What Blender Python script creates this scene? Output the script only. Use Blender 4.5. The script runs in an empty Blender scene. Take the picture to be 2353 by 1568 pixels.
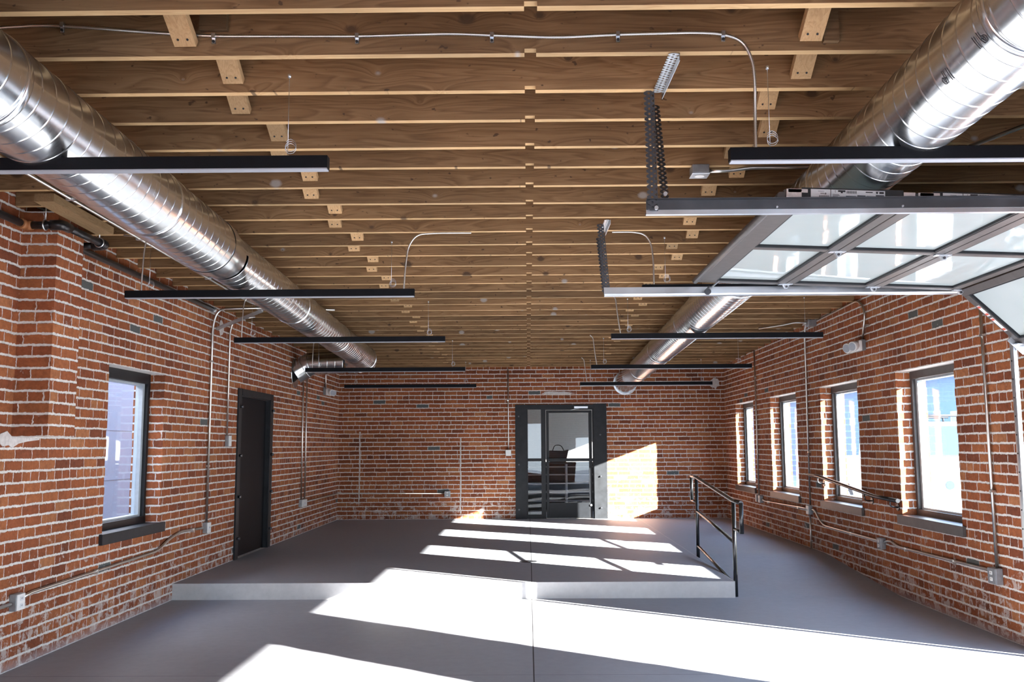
import bpy, bmesh, math, random
from mathutils import Vector, Matrix
R_ = random.Random(7)
sc = bpy.context.scene
C = sc.collection
PI = math.pi

# ------------------------------------------------------------------ materials
def new_mat(name):
    m = bpy.data.materials.new(name); m.use_nodes = True
    nt = m.node_tree; b = nt.nodes['Principled BSDF']
    return m, nt, b
def N(nt, t, **kw):
    n = nt.nodes.new(t)
    for k, v in kw.items():
        if k.startswith('i_'):
            n.inputs[k[2:].replace('_', ' ')].default_value = v
        else: setattr(n, k, v)
    return n
def L(nt, a, b): nt.links.new(a, b)
def math_n(nt, op, a=None, b=None, c=None, clamp=False):
    n = nt.nodes.new('ShaderNodeMath'); n.operation = op; n.use_clamp = clamp
    for i, v in enumerate((a, b, c)):
        if v is None: continue
        if hasattr(v, 'links'): L(nt, v, n.inputs[i])
        else: n.inputs[i].default_value = v
    return n.outputs[0]
def mixc(nt, fac, a, b, mode='MIX'):
    n = nt.nodes.new('ShaderNodeMix'); n.data_type = 'RGBA'; n.blend_type = mode
    for i, v in ((0, fac), (6, a), (7, b)):
        if hasattr(v, 'links'): L(nt, v, n.inputs[i])
        elif i == 0: n.inputs[0].default_value = v
        else: n.inputs[i].default_value = (*v, 1) if len(v) == 3 else v
    return n.outputs[2]
def ramp(nt, fac, stops, interp='LINEAR'):
    n = nt.nodes.new('ShaderNodeValToRGB'); cr = n.color_ramp; cr.interpolation = interp
    while len(cr.elements) < len(stops): cr.elements.new(0.5)
    for e, (p, c) in zip(cr.elements, stops):
        e.position = p; e.color = (*c, 1) if len(c) == 3 else c
    L(nt, fac, n.inputs[0]); return n.outputs[0]
def g(v): return (v, v, v)
def noise(nt, vec, scale, detail=4, rough=.55, dist=0):
    n = N(nt, 'ShaderNodeTexNoise'); n.inputs['Scale'].default_value = scale
    n.inputs['Detail'].default_value = detail; n.inputs['Roughness'].default_value = rough
    n.inputs['Distortion'].default_value = dist
    if vec is not None: L(nt, vec, n.inputs['Vector'])
    return n
def bump(nt, b, h, strength=.3, dist=.01):
    n = N(nt, 'ShaderNodeBump'); n.inputs['Strength'].default_value = strength
    n.inputs['Distance'].default_value = dist
    L(nt, h, n.inputs['Height']); L(nt, n.outputs[0], b.inputs['Normal'])

def simple(name, col, rough=.5, metal=0., noise_amt=0., nscale=20, bump_amt=0.):
    m, nt, b = new_mat(name)
    b.inputs['Roughness'].default_value = rough; b.inputs['Metallic'].default_value = metal
    tc = N(nt, 'ShaderNodeTexCoord')
    nz = noise(nt, tc.outputs['Object'], nscale)
    lo = tuple(max(0, c * (1 - noise_amt)) for c in col); hi = tuple(min(1, c * (1 + noise_amt)) for c in col)
    L(nt, ramp(nt, nz.outputs[0], [(.3, lo), (.7, hi)]), b.inputs['Base Color'])
    if bump_amt: bump(nt, b, nz.outputs[0], bump_amt, .003)
    return m

ROW, BW, ZB = .0795, .226, -.2390
def brick_mat(name, tone=1.0, seed=0., seams=()):
    m, nt, b = new_mat(name)
    geo = N(nt, 'ShaderNodeNewGeometry')
    sp = N(nt, 'ShaderNodeSeparateXYZ'); L(nt, geo.outputs['Position'], sp.inputs[0])
    sn = N(nt, 'ShaderNodeSeparateXYZ'); L(nt, geo.outputs['True Normal'], sn.inputs[0])
    side = math_n(nt, 'GREATER_THAN', math_n(nt, 'ABSOLUTE', sn.outputs[0]), .5)
    mu = nt.nodes.new('ShaderNodeMix'); L(nt, side, mu.inputs[0]); L(nt, sp.outputs[0], mu.inputs[2]); L(nt, sp.outputs[1], mu.inputs[3])
    u = mu.outputs[0]
    wob = noise(nt, geo.outputs['Position'], 7., 3)
    wob2 = noise(nt, geo.outputs['Position'], 38., 2)
    wz = math_n(nt, 'MULTIPLY_ADD', wob.outputs[0], .014, -.007)
    wz2 = math_n(nt, 'MULTIPLY_ADD', wob2.outputs[0], .015, -.0075)
    v = math_n(nt, 'ADD', math_n(nt, 'ADD', math_n(nt, 'ADD', sp.outputs[2], -ZB + ROW * 4), wz), wz2)
    uu = math_n(nt, 'ADD', math_n(nt, 'ADD', math_n(nt, 'ADD', u, 20 + seed), math_n(nt, 'MULTIPLY', wz, 1.5)), math_n(nt, 'MULTIPLY', wz2, 1.4))
    # every course is shifted by its own amount so the joints do not line up
    rown = math_n(nt, 'FLOOR', math_n(nt, 'DIVIDE', v, ROW))
    wn = N(nt, 'ShaderNodeTexWhiteNoise', noise_dimensions='1D'); L(nt, rown, wn.inputs['W'])
    uu = math_n(nt, 'MULTIPLY_ADD', wn.outputs[0], .09, uu)
    cv = N(nt, 'ShaderNodeCombineXYZ'); L(nt, uu, cv.inputs[0]); L(nt, v, cv.inputs[1])
    br = N(nt, 'ShaderNodeTexBrick', offset=.5, offset_frequency=2, squash=.5, squash_frequency=7)
    L(nt, cv.outputs[0], br.inputs['Vector'])
    for k, val in (('Scale', 1.), ('Mortar Size', .0045), ('Mortar Smooth', .18), ('Bias', 0.), ('Brick Width', BW), ('Row Height', ROW)):
        br.inputs[k].default_value = val
    br.inputs['Color1'].default_value = (0, 0, 0, 1); br.inputs['Color2'].default_value = (1, 1, 1, 1); br.inputs['Mortar'].default_value = (.5, .5, .5, 1)
    t = tone
    bc = ramp(nt, br.outputs['Color'], [(0., (.17*t, .056*t, .029*t)), (.08, (.245*t, .076*t, .033*t)), (.5, (.315*t, .102*t, .041*t)), (.88, (.365*t, .132*t, .052*t)), (1., (.42*t, .18*t, .08*t))])
    n1 = noise(nt, geo.outputs['Position'], 1.1, 3)
    bc = mixc(nt, 1., bc, ramp(nt, n1.outputs[0], [(.3, (.74, .70, .68)), (.7, (1.18, 1.12, 1.08))]), 'MULTIPLY')
    n2 = noise(nt, geo.outputs['Position'], 26., 5, .7)
    bc = mixc(nt, 1., bc, ramp(nt, n2.outputs[0], [(.3, g(.72)), (.7, g(1.2))]), 'MULTIPLY')
    # odd grey-green bricks
    gr = math_n(nt, 'LESS_THAN', br.outputs['Color'], .006)
    bc = mixc(nt, gr, bc, (.10, .105, .10))
    mort = ramp(nt, n2.outputs[0], [(.25, (.54, .49, .44)), (.7, (.82, .79, .74))])
    # mortar smears and efflorescence, denser near the foot of the wall
    n3 = noise(nt, geo.outputs['Position'], 9., 6, .72, .4)
    zlow = N(nt, 'ShaderNodeMapRange'); L(nt, sp.outputs[2], zlow.inputs[0])
    for i, vv in ((1, -.15), (2, .95), (3, .17), (4, 0.)): zlow.inputs[i].default_value = vv
    eff = math_n(nt, 'ADD', n3.outputs[0], zlow.outputs[0])
    effm = ramp(nt, eff, [(.655, g(0)), (.72, g(1))])
    bc = mixc(nt, math_n(nt, 'MULTIPLY', effm, .62), bc, (.60, .54, .50))
    vf = math_n(nt, 'FRACT', math_n(nt, 'DIVIDE', v, ROW))
    dv = math_n(nt, 'MINIMUM', vf, math_n(nt, 'SUBTRACT', 1., vf))
    band = N(nt, 'ShaderNodeMapRange'); L(nt, dv, band.inputs[0])
    for i, vv in ((1, .08), (2, .128), (3, 1.), (4, 0.)): band.inputs[i].default_value = vv
    vert = math_n(nt, 'MULTIPLY', br.outputs['Fac'], ramp(nt, n3.outputs[0], [(.3, g(.35)), (.6, g(1.))]))
    mfac = math_n(nt, 'MAXIMUM', vert, band.outputs[0])
    col = mixc(nt, mfac, bc, mort)
    # grey scuffed band right at the floor line
    foot = N(nt, 'ShaderNodeMapRange'); L(nt, math_n(nt, 'MULTIPLY_ADD', n3.outputs[0], .16, sp.outputs[2]), foot.inputs[0])
    for i, vv in ((1, -.10), (2, -.01), (3, .6), (4, 0.)): foot.inputs[i].default_value = vv
    col = mixc(nt, foot.outputs[0], col, (.42, .40, .42))
    L(nt, col, b.inputs['Base Color']); b.inputs['Roughness'].default_value = .88
    b.inputs['Specular IOR Level'].default_value = .25
    h = math_n(nt, 'MULTIPLY_ADD', n2.outputs[0], .35, math_n(nt, 'SUBTRACT', 1., mfac))
    bump(nt, b, h, .55, .012)
    return m
M = {}
M['brick'] = brick_mat('brick_masonry')
M['brick_back'] = brick_mat('brick_back_masonry', .95, 3.1)

def wood(name, c0, c1, c2, knots=True, scale=1., rough=.75, along=0):
    m, nt, b = new_mat(name)
    tc = N(nt, 'ShaderNodeTexCoord'); oi = N(nt, 'ShaderNodeObjectInfo')
    off = N(nt, 'ShaderNodeVectorMath', operation='SCALE'); off.inputs[0].default_value = (37, 11, 5); L(nt, oi.outputs['Random'], off.inputs[3])
    ad = N(nt, 'ShaderNodeVectorMath', operation='ADD'); L(nt, tc.outputs['Object'], ad.inputs[0]); L(nt, off.outputs[0], ad.inputs[1])
    mp = N(nt, 'ShaderNodeMapping'); L(nt, ad.outputs[0], mp.inputs['Vector'])
    s = [7., 7., 7.]; s[along] = .55
    mp.inputs['Scale'].default_value = s
    vo = N(nt, 'ShaderNodeTexVoronoi', feature='F1', voronoi_dimensions='2D'); vo.inputs['Scale'].default_value = 1.
    sk_ = N(nt, 'ShaderNodeSeparateXYZ'); L(nt, ad.outputs[0], sk_.inputs[0])
    mk = N(nt, 'ShaderNodeCombineXYZ')
    L(nt, math_n(nt, 'MULTIPLY', sk_.outputs[0], 2.3), mk.inputs[0]); L(nt, math_n(nt, 'MULTIPLY', sk_.outputs[2 if along == 0 else 1], 3.2), mk.inputs[1])
    L(nt, mk.outputs[0], vo.inputs['Vector'])
    kd = vo.outputs['Distance']
    # grain: stretched noise, bent round the knots
    warp = math_n(nt, 'DIVIDE', .05, math_n(nt, 'ADD', kd, .07))
    cw = N(nt, 'ShaderNodeCombineXYZ'); L(nt, warp, cw.inputs[2 if along == 0 else 0])
    a2 = N(nt, 'ShaderNodeVectorMath', operation='ADD'); L(nt, mp.outputs[0], a2.inputs[0]); L(nt, cw.outputs[0], a2.inputs[1])
    n1 = noise(nt, a2.outputs[0], 1.3 * scale, 3, .5, .5)
    fr = math_n(nt, 'FRACT', math_n(nt, 'MULTIPLY', n1.outputs[0], 11.))
    mf = N(nt, 'ShaderNodeVectorMath', operation='MULTIPLY'); L(nt, a2.outputs[0], mf.inputs[0]); fs_ = [3., 3., 3.]; fs_[along] = 1.; mf.inputs[1].default_value = fs_
    n2 = noise(nt, mf.outputs[0], 5., 6, .72)
    n3 = noise(nt, ad.outputs[0], .9, 2)
    col = ramp(nt, fr, [(0., c0), (.25, c1), (.8, c2), (1., c0)])
    col = mixc(nt, .5, ramp(nt, n2.outputs[0], [(.3, c0), (.5, c1), (.7, c2)]), col)
    col = mixc(nt, 1., col, ramp(nt, n3.outputs[0], [(.3, g(.72)), (.7, g(1.22))]), 'MULTIPLY')
    col = mixc(nt, 1., col, ramp(nt, oi.outputs['Random'], [(0, g(.84)), (1, (1.14, 1.10, 1.06))]), 'MULTIPLY')
    if knots:
        rr = N(nt, 'ShaderNodeSeparateColor'); L(nt, vo.outputs['Color'], rr.inputs[0])
        rad = math_n(nt, 'MULTIPLY_ADD', rr.outputs[0], .135, -.035)
        edge = math_n(nt, 'MULTIPLY_ADD', n2.outputs[0], .05, math_n(nt, 'SUBTRACT', kd, rad))
        km = ramp(nt, edge, [(.0, g(1)), (.045, g(0))])
        kc = mixc(nt, math_n(nt, 'GREATER_THAN', rr.outputs[1], .55), (.075, .045, .028), (.42, .39, .36))
        col = mixc(nt, math_n(nt, 'MULTIPLY', km, .85), col, kc)
        # dark nail marks and stains
        n4 = noise(nt, mk.outputs[0], 7.5, 2)
        col = mixc(nt, ramp(nt, n4.outputs[0], [(.68, g(0)), (.73, g(.75))]), col, (.05, .03, .02))
    L(nt, col, b.inputs['Base Color']); b.inputs['Roughness'].default_value = rough
    b.inputs['Specular IOR Level'].default_value = .25
    bump(nt, b, n2.outputs[0], .25, .004)
    return m
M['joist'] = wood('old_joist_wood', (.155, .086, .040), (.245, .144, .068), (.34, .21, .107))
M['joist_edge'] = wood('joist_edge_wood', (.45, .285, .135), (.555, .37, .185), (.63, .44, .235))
M['brace'] = wood('bridging_wood', (.38, .235, .115), (.48, .31, .155), (.55, .37, .20), False, 1.6, .75, 1)
M['deck'] = wood('deck_plank_wood', (.12, .07, .035), (.18, .11, .055), (.24, .15, .08), False)

def concrete(name, lo, hi, rough, joints=False):
    m, nt, b = new_mat(name)
    geo = N(nt, 'ShaderNodeNewGeometry')
    n1 = noise(nt, geo.outputs['Position'], .9, 5, .6); n2 = noise(nt, geo.outputs['Position'], 14, 6, .65)
    f = math_n(nt, 'MULTIPLY_ADD', n2.outputs[0], .35, math_n(nt, 'MULTIPLY', n1.outputs[0], .65))
    col = ramp(nt, f, [(.32, lo), (.68, hi)])
    if joints:
        sp = N(nt, 'ShaderNodeSeparateXYZ'); L(nt, geo.outputs['Position'], sp.inputs[0])
        jx = math_n(nt, 'LESS_THAN', math_n(nt, 'ABSOLUTE', math_n(nt, 'SUBTRACT', sp.outputs[0], .03)), .0045)
        jy = math_n(nt, 'LESS_THAN', math_n(nt, 'ABSOLUTE', math_n(nt, 'SUBTRACT', sp.outputs[1], 6.33)), .002)
        j = math_n(nt, 'MAXIMUM', jx, jy)
        col = mixc(nt, j, col, (.03, .03, .033))
    L(nt, col, b.inputs['Base Color'])
    L(nt, ramp(nt, n1.outputs[0], [(.3, g(rough - .06)), (.7, g(rough + .1))]), b.inputs['Roughness'])
    b.inputs['Specular IOR Level'].default_value = .28
    bump(nt, b, n2.outputs[0], .06, .004)
    return m
M['floor'] = concrete('sealed_concrete', (.28, .29, .322), (.365, .376, .412), .56, True)
M['riser'] = concrete('riser_concrete', (.40, .40, .40), (.56, .56, .55), .6)
M['ground'] = concrete('outdoor_paving', (.24, .245, .25), (.32, .325, .33), .8)

def metal(name, col, rough, amt=.12, brushed=None, spangle=False):
    m, nt, b = new_mat(name)
    b.inputs['Metallic'].default_value = 1.
    tc = N(nt, 'ShaderNodeTexCoord')
    v = tc.outputs['Object']
    if brushed:
        mp = N(nt, 'ShaderNodeMapping'); L(nt, v, mp.inputs['Vector']); mp.inputs['Scale'].default_value = brushed; v = mp.outputs[0]
    if spangle:
        vo = N(nt, 'ShaderNodeTexVoronoi'); vo.inputs['Scale'].default_value = 60; L(nt, tc.outputs['Object'], vo.inputs['Vector'])
        s = N(nt, 'ShaderNodeSeparateColor'); L(nt, vo.outputs['Color'], s.inputs[0]); f = s.outputs[0]
    else: f = noise(nt, v, 6, 4).outputs[0]
    L(nt, ramp(nt, f, [(.25, tuple(c * (1 - amt) for c in col)), (.75, tuple(min(1, c * (1 + amt)) for c in col))]), b.inputs['Base Color'])
    L(nt, ramp(nt, f, [(.25, g(max(.02, rough - .05))), (.75, g(rough + .06))]), b.inputs['Roughness'])
    if not brushed: bump(nt, b, f, .02, .002)
    return m
M['duct'] = metal('galvanised_duct', (.75, .79, .815), .22, .04, (1.5, 60, 1.5))
M['galv'] = metal('galvanised_steel', (.64, .68, .72), .34, .06)
M['emt'] = metal('conduit_steel', (.62, .61, .58), .33, .1)
M['darksteel'] = metal('blackened_steel', (.10, .104, .115), .45, .18)
M['plate'] = simple('black_steel_plate', (.012, .0135, .016), .5, 0, .3, 9); M['plate'].node_tree.nodes['Principled BSDF'].inputs['Specular IOR Level'].default_value = .3
M['black'] = simple('black_paint', (.006, .007, .009), .42, 0, .2); M['black'].node_tree.nodes['Principled BSDF'].inputs['Specular IOR Level'].default_value = .3
M['lightbody'] = simple('black_powder_coat', (.0035, .004, .006), .55, 0, .2); M['lightbody'].node_tree.nodes['Principled BSDF'].inputs['Specular IOR Level'].default_value = .15
M['rail'] = simple('dark_rail_paint', (.07, .072, .075), .27, .85, .2)
M['pipe'] = simple('black_iron_pipe', (.035, .034, .036), .33, .55, .3)
M['bronze'] = simple('anodised_bronze', (.085, .077, .073), .45, .25, .12)
M['bronze_lt'] = simple('mill_aluminium', (.42, .40, .37), .36, .8, .1)
M['sash'] = simple('grey_sash', (.42, .47, .50), .4, .1, .08)
M['box'] = simple('grey_box_steel', (.30, .31, .32), .45, .6, .15)
M['white'] = simple('white_plastic', (.78, .78, .76), .4, 0, .04)
M['lens'] = simple('pale_diffuser', (.36, .385, .43), .45, 0, .03)
M['foam'] = simple('white_foam', (.74, .68, .66), .9, 0, .12, 60, .3)
M['rubber'] = simple('black_rubber', (.012, .012, .013), .7, 0, .2)
M['ink'] = simple('marker_ink', (.02, .02, .025), .5)
M['sticker'] = simple('white_sticker', (.72, .74, .76), .5, 0, .03)
M['red'] = simple('red_print', (.55, .10, .06), .5)
M['stucco'] = simple('white_stucco', (.36, .36, .40), .9, 0, .06, 40, .2)
M['siding'] = simple('pale_blue_siding', (.10, .15, .23), .7, 0, .05, 3)
M['car'] = simple('white_car_paint', (.42, .43, .46), .2, 0, .02)
M['carglass'] = simple('dark_car_glass', (.03, .06, .09), .08)
M['drywall'] = simple('pale_grey_drywall', (.55, .54, .52), .85, 0, .04)
M['mortar'] = simple('pale_mortar', (.60, .56, .53), .9, 0, .15, 30, .2)
M['brass'] = simple('gasket_orange', (.35, .14, .05), .6)

def glass_mat(name, tint=(.97, .985, .985), ior=1.5):
    m = bpy.data.materials.new(name); m.use_nodes = True; nt = m.node_tree
    nt.nodes.remove(nt.nodes['Principled BSDF']); out = nt.nodes['Material Output']
    tr = N(nt, 'ShaderNodeBsdfTransparent'); tr.inputs[0].default_value = (*tint, 1)
    gl = N(nt, 'ShaderNodeBsdfGlossy'); gl.inputs['Roughness'].default_value = .01
    tc = N(nt, 'ShaderNodeTexCoord'); nz = noise(nt, tc.outputs['Object'], 1.4, 1)
    bp = N(nt, 'ShaderNodeBump'); bp.inputs['Strength'].default_value = .03; bp.inputs['Distance'].default_value = .05
    L(nt, nz.outputs[0], bp.inputs['Height']); L(nt, bp.outputs[0], gl.inputs['Normal'])
    lw = N(nt, 'ShaderNodeLayerWeight'); lw.inputs['Blend'].default_value = .5
    f0 = ((ior - 1) / (ior + 1)) ** 2
    fr = math_n(nt, 'MULTIPLY_ADD', math_n(nt, 'POWER', lw.outputs['Facing'], 5.), 1 - f0, f0)
    mx = N(nt, 'ShaderNodeMixShader'); L(nt, fr, mx.inputs[0]); L(nt, tr.outputs[0], mx.inputs[1]); L(nt, gl.outputs[0], mx.inputs[2])
    L(nt, mx.outputs[0], out.inputs[0]); return m
M['glass'] = glass_mat('clear_pane_glass')
M['doorglass'] = glass_mat('entry_pane_glass', (.80, .84, .86), 1.45)
def frosted():
    m = bpy.data.materials.new('frosted_pane_glass'); m.use_nodes = True; nt = m.node_tree
    b = nt.nodes['Principled BSDF']; out = nt.nodes['Material Output']
    tc = N(nt, 'ShaderNodeTexCoord'); nz = noise(nt, tc.outputs['Object'], 2.2, 2)
    L(nt, ramp(nt, nz.outputs[0], [(.3, (.54, .61, .60)), (.7, (.60, .66, .65))]), b.inputs['Base Color'])
    b.inputs['Roughness'].default_value = .04; b.inputs['IOR'].default_value = 1.6
    bump(nt, b, nz.outputs[0], .05, .03)
    tl = N(nt, 'ShaderNodeBsdfTranslucent'); tl.inputs[0].default_value = (.62, .72, .72, 1)
    mx = N(nt, 'ShaderNodeMixShader'); mx.inputs[0].default_value = .22
    L(nt, b.outputs[0], mx.inputs[1]); L(nt, tl.outputs[0], mx.inputs[2]); L(nt, mx.outputs[0], out.inputs[0])
    return m
M['frost'] = frosted()

# ------------------------------------------------------------------ mesh helpers
def rootloc(o):
    v = Vector((0, 0, 0))
    while o is not None: v += o.location; o = o.parent
    return v
def tag(o, label=None, cat=None, group=None, kind=None):
    if label: o['label'] = label
    if cat: o['category'] = cat
    if group: o['group'] = group
    if kind: o['kind'] = kind
    return o
def thing(name, label, cat, loc, group=None):
    o = bpy.data.objects.new(name, None); C.objects.link(o); o.location = loc; o.empty_display_size = .1
    return tag(o, label, cat, group)

class MB:
    def __init__(s): s.v = []; s.f = []; s.mi = []; s.sm = []
    def add(s, vs, fs, mi=0, smooth=False):
        b = len(s.v); s.v += [Vector(p) for p in vs]
        for f in fs: s.f.append([b + i for i in f]); s.mi.append(mi); s.sm.append(smooth)
        return s
    def box(s, a, b, mi=0):
        (x0, y0, z0), (x1, y1, z1) = a, b
        x0, x1 = min(x0, x1), max(x0, x1); y0, y1 = min(y0, y1), max(y0, y1); z0, z1 = min(z0, z1), max(z0, z1)
        v = [(x0, y0, z0), (x1, y0, z0), (x1, y1, z0), (x0, y1, z0), (x0, y0, z1), (x1, y0, z1), (x1, y1, z1), (x0, y1, z1)]
        return s.add(v, [(0, 3, 2, 1), (4, 5, 6, 7), (0, 1, 5, 4), (1, 2, 6, 5), (2, 3, 7, 6), (3, 0, 4, 7)], mi)
    def bar(s, p0, p1, w, h, up=(0, 0, 1), mi=0):   # rectangular bar between two points
        p0, p1 = Vector(p0), Vector(p1); d = (p1 - p0).normalized(); sd = d.cross(Vector(up)).normalized(); u = sd.cross(d)
        vs = []
        for p in (p0, p1):
            for a, b in ((-1, -1), (1, -1), (1, 1), (-1, 1)): vs.append(p + sd * a * w / 2 + u * b * h / 2)
        return s.add(vs, [(3, 2, 1, 0), (4, 5, 6, 7), (0, 1, 5, 4), (1, 2, 6, 5), (2, 3, 7, 6), (3, 0, 4, 7)], mi)
    def tube(s, path, r, n=10, cap=True, mi=0, radii=None):
        P = [Vector(p) for p in path]; m = len(P); prev = None; vs = []
        for i, p in enumerate(P):
            d = (P[min(i + 1, m - 1)] - P[max(i - 1, 0)]).normalized()
            if prev is None:
                a = Vector((0, 0, 1)) if abs(d.z) < .9 else Vector((1, 0, 0)); x = d.cross(a).normalized()
            else: x = (prev - d * prev.dot(d)).normalized()
            prev = x; y = d.cross(x); rr = radii[i] if radii else r
            for k in range(n):
                t = 2 * PI * k / n; vs.append(p + x * math.cos(t) * rr + y * math.sin(t) * rr)
        fs = [(i * n + k, i * n + (k + 1) % n, (i + 1) * n + (k + 1) % n, (i + 1) * n + k) for i in range(m - 1) for k in range(n)]
        s.add(vs, fs, mi, True)
        if cap:
            b = len(s.v) - n * m
            s.f.append([b + k for k in reversed(range(n))]); s.mi.append(mi); s.sm.append(False)
            s.f.append([b + (m - 1) * n + k for k in range(n)]); s.mi.append(mi); s.sm.append(False)
        return s
    def cyl(s, p0, p1, r, n=14, mi=0): return s.tube([p0, p1], r, n, True, mi)
    def prism(s, poly, axis, a, b, mi=0):  # poly in the two other axes, extruded along axis from a to b
        def pt(p, q):
            l = list(p); l.insert(axis, q); return l
        n = len(poly)
        vs = [pt(p, a) for p in poly] + [pt(p, b) for p in poly]
        fs = [tuple(range(n)), tuple(range(2 * n - 1, n - 1, -1))] + [(i, i + n, (i + 1) % n + n, (i + 1) % n) for i in range(n)]
        return s.add(vs, fs, mi)
    def build(s, name, mat, parent=None, bevel=0., recalc=True):
        me = bpy.data.meshes.new(name)
        if parent is not None: off = rootloc(parent)
        else:
            xs = [v.x for v in s.v]; ys = [v.y for v in s.v]; zs = [v.z for v in s.v]
            off = Vector(((min(xs) + max(xs)) / 2, (min(ys) + max(ys)) / 2, min(zs)))
        me.from_pydata([v - off for v in s.v], [], s.f)
        for m in (mat if isinstance(mat, (list, tuple)) else [mat]): me.materials.append(M[m])
        me.polygons.foreach_set('material_index', s.mi); me.polygons.foreach_set('use_smooth', s.sm)
        if recalc:
            bm = bmesh.new(); bm.from_mesh(me); bmesh.ops.recalc_face_normals(bm, faces=bm.faces)
            if bevel:
                ed = [e for e in bm.edges if len(e.link_faces) == 2 and e.calc_face_angle(0) > .6]
                bmesh.ops.bevel(bm, geom=ed, offset=bevel, segments=2, affect='EDGES', profile=.6)
            bm.to_mesh(me); bm.free()
        me.update()
        o = bpy.data.objects.new(name, me); C.objects.link(o)
        if parent is not None: o.parent = parent
        else: o.location = off
        return o
def kids(o): return [c for c in bpy.data.objects if c.parent is o]
def copy_tree(o, parent=None):
    c = o.copy(); C.objects.link(c)
    if parent is not None: c.parent = parent
    for ch in kids(o): copy_tree(ch, c)
    return c
def rounded(pts, r, n=6):     # polyline with rounded corners
    P = [Vector(p) for p in pts]; out = [P[0]]
    for i in range(1, len(P) - 1):
        a, b, c = P[i - 1], P[i], P[i + 1]; d0 = (a - b); d1 = (c - b)
        q = min(r, d0.length * .48, d1.length * .48)
        s, e = b + d0.normalized() * q, b + d1.normalized() * q
        for k in range(n + 1):
            t = k / n; out.append(s * (1 - t) ** 2 + b * 2 * t * (1 - t) + e * t * t)
    out.append(P[-1]); return out
def resample(pts, step):
    P = [Vector(p) for p in pts]; out = [P[0].copy()]; acc = 0.
    for a, b in zip(P, P[1:]):
        l = (b - a).length
        if l < 1e-9: continue
        d = (b - a) / l; t = step - acc
        while t < l: out.append(a + d * t); t += step
        acc = l - (t - step)
    out.append(P[-1]); return out

# ------------------------------------------------------------------ dimensions (metres)
XL, XR, YB, YF = -3.56, 3.70, 17.42, -3.0
ZLO = -.16; YS = 9.40
def zj(y): return 3.144 - .0189 * y          # underside of the joists (the roof falls to the back)

# ------------------------------------------------------------------ setting
rw = random.Random(3)
def wall(name, axis, inner, outer, a0, a1, z1, openings, extra=(), mat='brick'):
    mb = MB(); rows = int(round((z1 - ZB) / ROW))
    ops = [(u0, u1, round((q0 - ZB) / ROW), round((q1 - ZB) / ROW)) for u0, u1, q0, q1 in openings]
    for k in range(rows):
        za, zb = ZB + k * ROW, ZB + (k + 1) * ROW
        segs = [(a0, a1)]
        for u0, u1, k0, k1 in ops:
            if not (k0 <= k < k1): continue
            j0, j1 = rw.uniform(-.004, .013), rw.uniform(-.004, .013)
            ns = []
            for s0, s1 in segs:
                if s0 < u0 and s1 > u1: ns += [(s0, u0 + j0), (u1 - j1, s1)]
                else: ns.append((s0, s1))
            segs = ns
        for s0, s1 in segs:
            if axis == 0: mb.box((inner, s0, za), (outer, s1, zb))
            else: mb.box((s0, inner, za), (s1, outer, zb))
    for a, b in extra: mb.box(a, b)
    return tag(mb.build(name, mat), kind='structure')
WY = [(8.01, 9.29), (10.38, 11.71), (12.76, 14.13), (15.19, 16.49)]
WZ0, WZ1 = .64, 2.10
wall('wall_right', 0, XR, XR + .30, YF, YB + .3, 3.68, [(y0, y1, WZ0, WZ1) for y0, y1 in WY] + [(4.36, 6.83, ZLO, 2.10), (.85, 3.22, ZLO, 2.05)])
LW = (7.80, 9.02, .63, 2.07)
wall('wall_left', 0, XL, XL - .30, YF, YB + .3, 3.68, [LW, (11.42, 12.72, -.01, 2.07)],
     extra=[((XL, 6.36, 1.435), (XL + .25, 6.74, 3.02))])
wall('wall_back', 1, YB, YB + .30, XL - .3, XR + .3, 3.68, [(-.04, 1.26, -.01, 2.05)], mat='brick_back')
wall('wall_front', 1, YF, YF - .30, XL - .3, XR + .3, 3.68, [(-3.1, .72, .2, 2.3), (1.9, 3.3, ZLO, 1.66)])
pp = MB()     # plaster remnant under the pilaster
pts = [(6.20, 1.40), (6.26, 1.365), (6.33, 1.375), (6.37, 1.355), (6.45, 1.385), (6.56, 1.40), (6.72, 1.412), (6.72, 1.425), (6.5, 1.428), (6.36, 1.434), (6.30, 1.47), (6.22, 1.45)]
pp.prism(pts, 0, XL, XL + .006)
tag(pp.build('trim_1', 'mortar'), 'pale plaster remnant under the brick pilaster', kind='structure')
for i, (x, z0, z1) in enumerate(((-3.157, .30, 1.63), (-1.262, .10, 1.52))):
    s = MB(); pl, pr = [], []
    for k in range(25):
        z = z0 + (z1 - z0) * k / 24; j = rw.uniform(-.006, .006); w = rw.uniform(.008, .015); pl.append((x + j - w, z)); pr.append((x + j + w, z))
    s.prism(pl + pr[::-1], 1, YB - .004, YB)
    tag(s.build('trim_%d' % (i + 2), 'mortar'), 'pale vertical mortar seam of a bricked-up opening', kind='structure')
# fallen-away mortar patches high on the walls
def patch(name, axis, plane, pts, t, lab):
    s = MB(); s.prism(pts, axis, plane, plane + t); tag(s.build(name, 'mortar'), lab, kind='structure')
def blob(cu, cz, ru, rz, n=18, seed=0):
    r = random.Random(seed); return [(cu + ru * math.cos(2 * PI * k / n) * r.uniform(.65, 1.1), cz + rz * math.sin(2 * PI * k / n) * r.uniform(.6, 1.1)) for k in range(n)]
patch('trim_4', 1, YB, blob(.55, 2.335, .34, .035, 22, 2), -.005, 'mortar smear above the back door')
patch('trim_5', 1, YB, blob(3.52, 2.50, .10, .12, 16, 5), -.005, 'mortar patch in the back right corner')
patch('trim_6', 0, XL, blob(10.62, 2.74, .10, .10, 16, 8), .005, 'mortar patch round the strut on the left wall')

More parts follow.
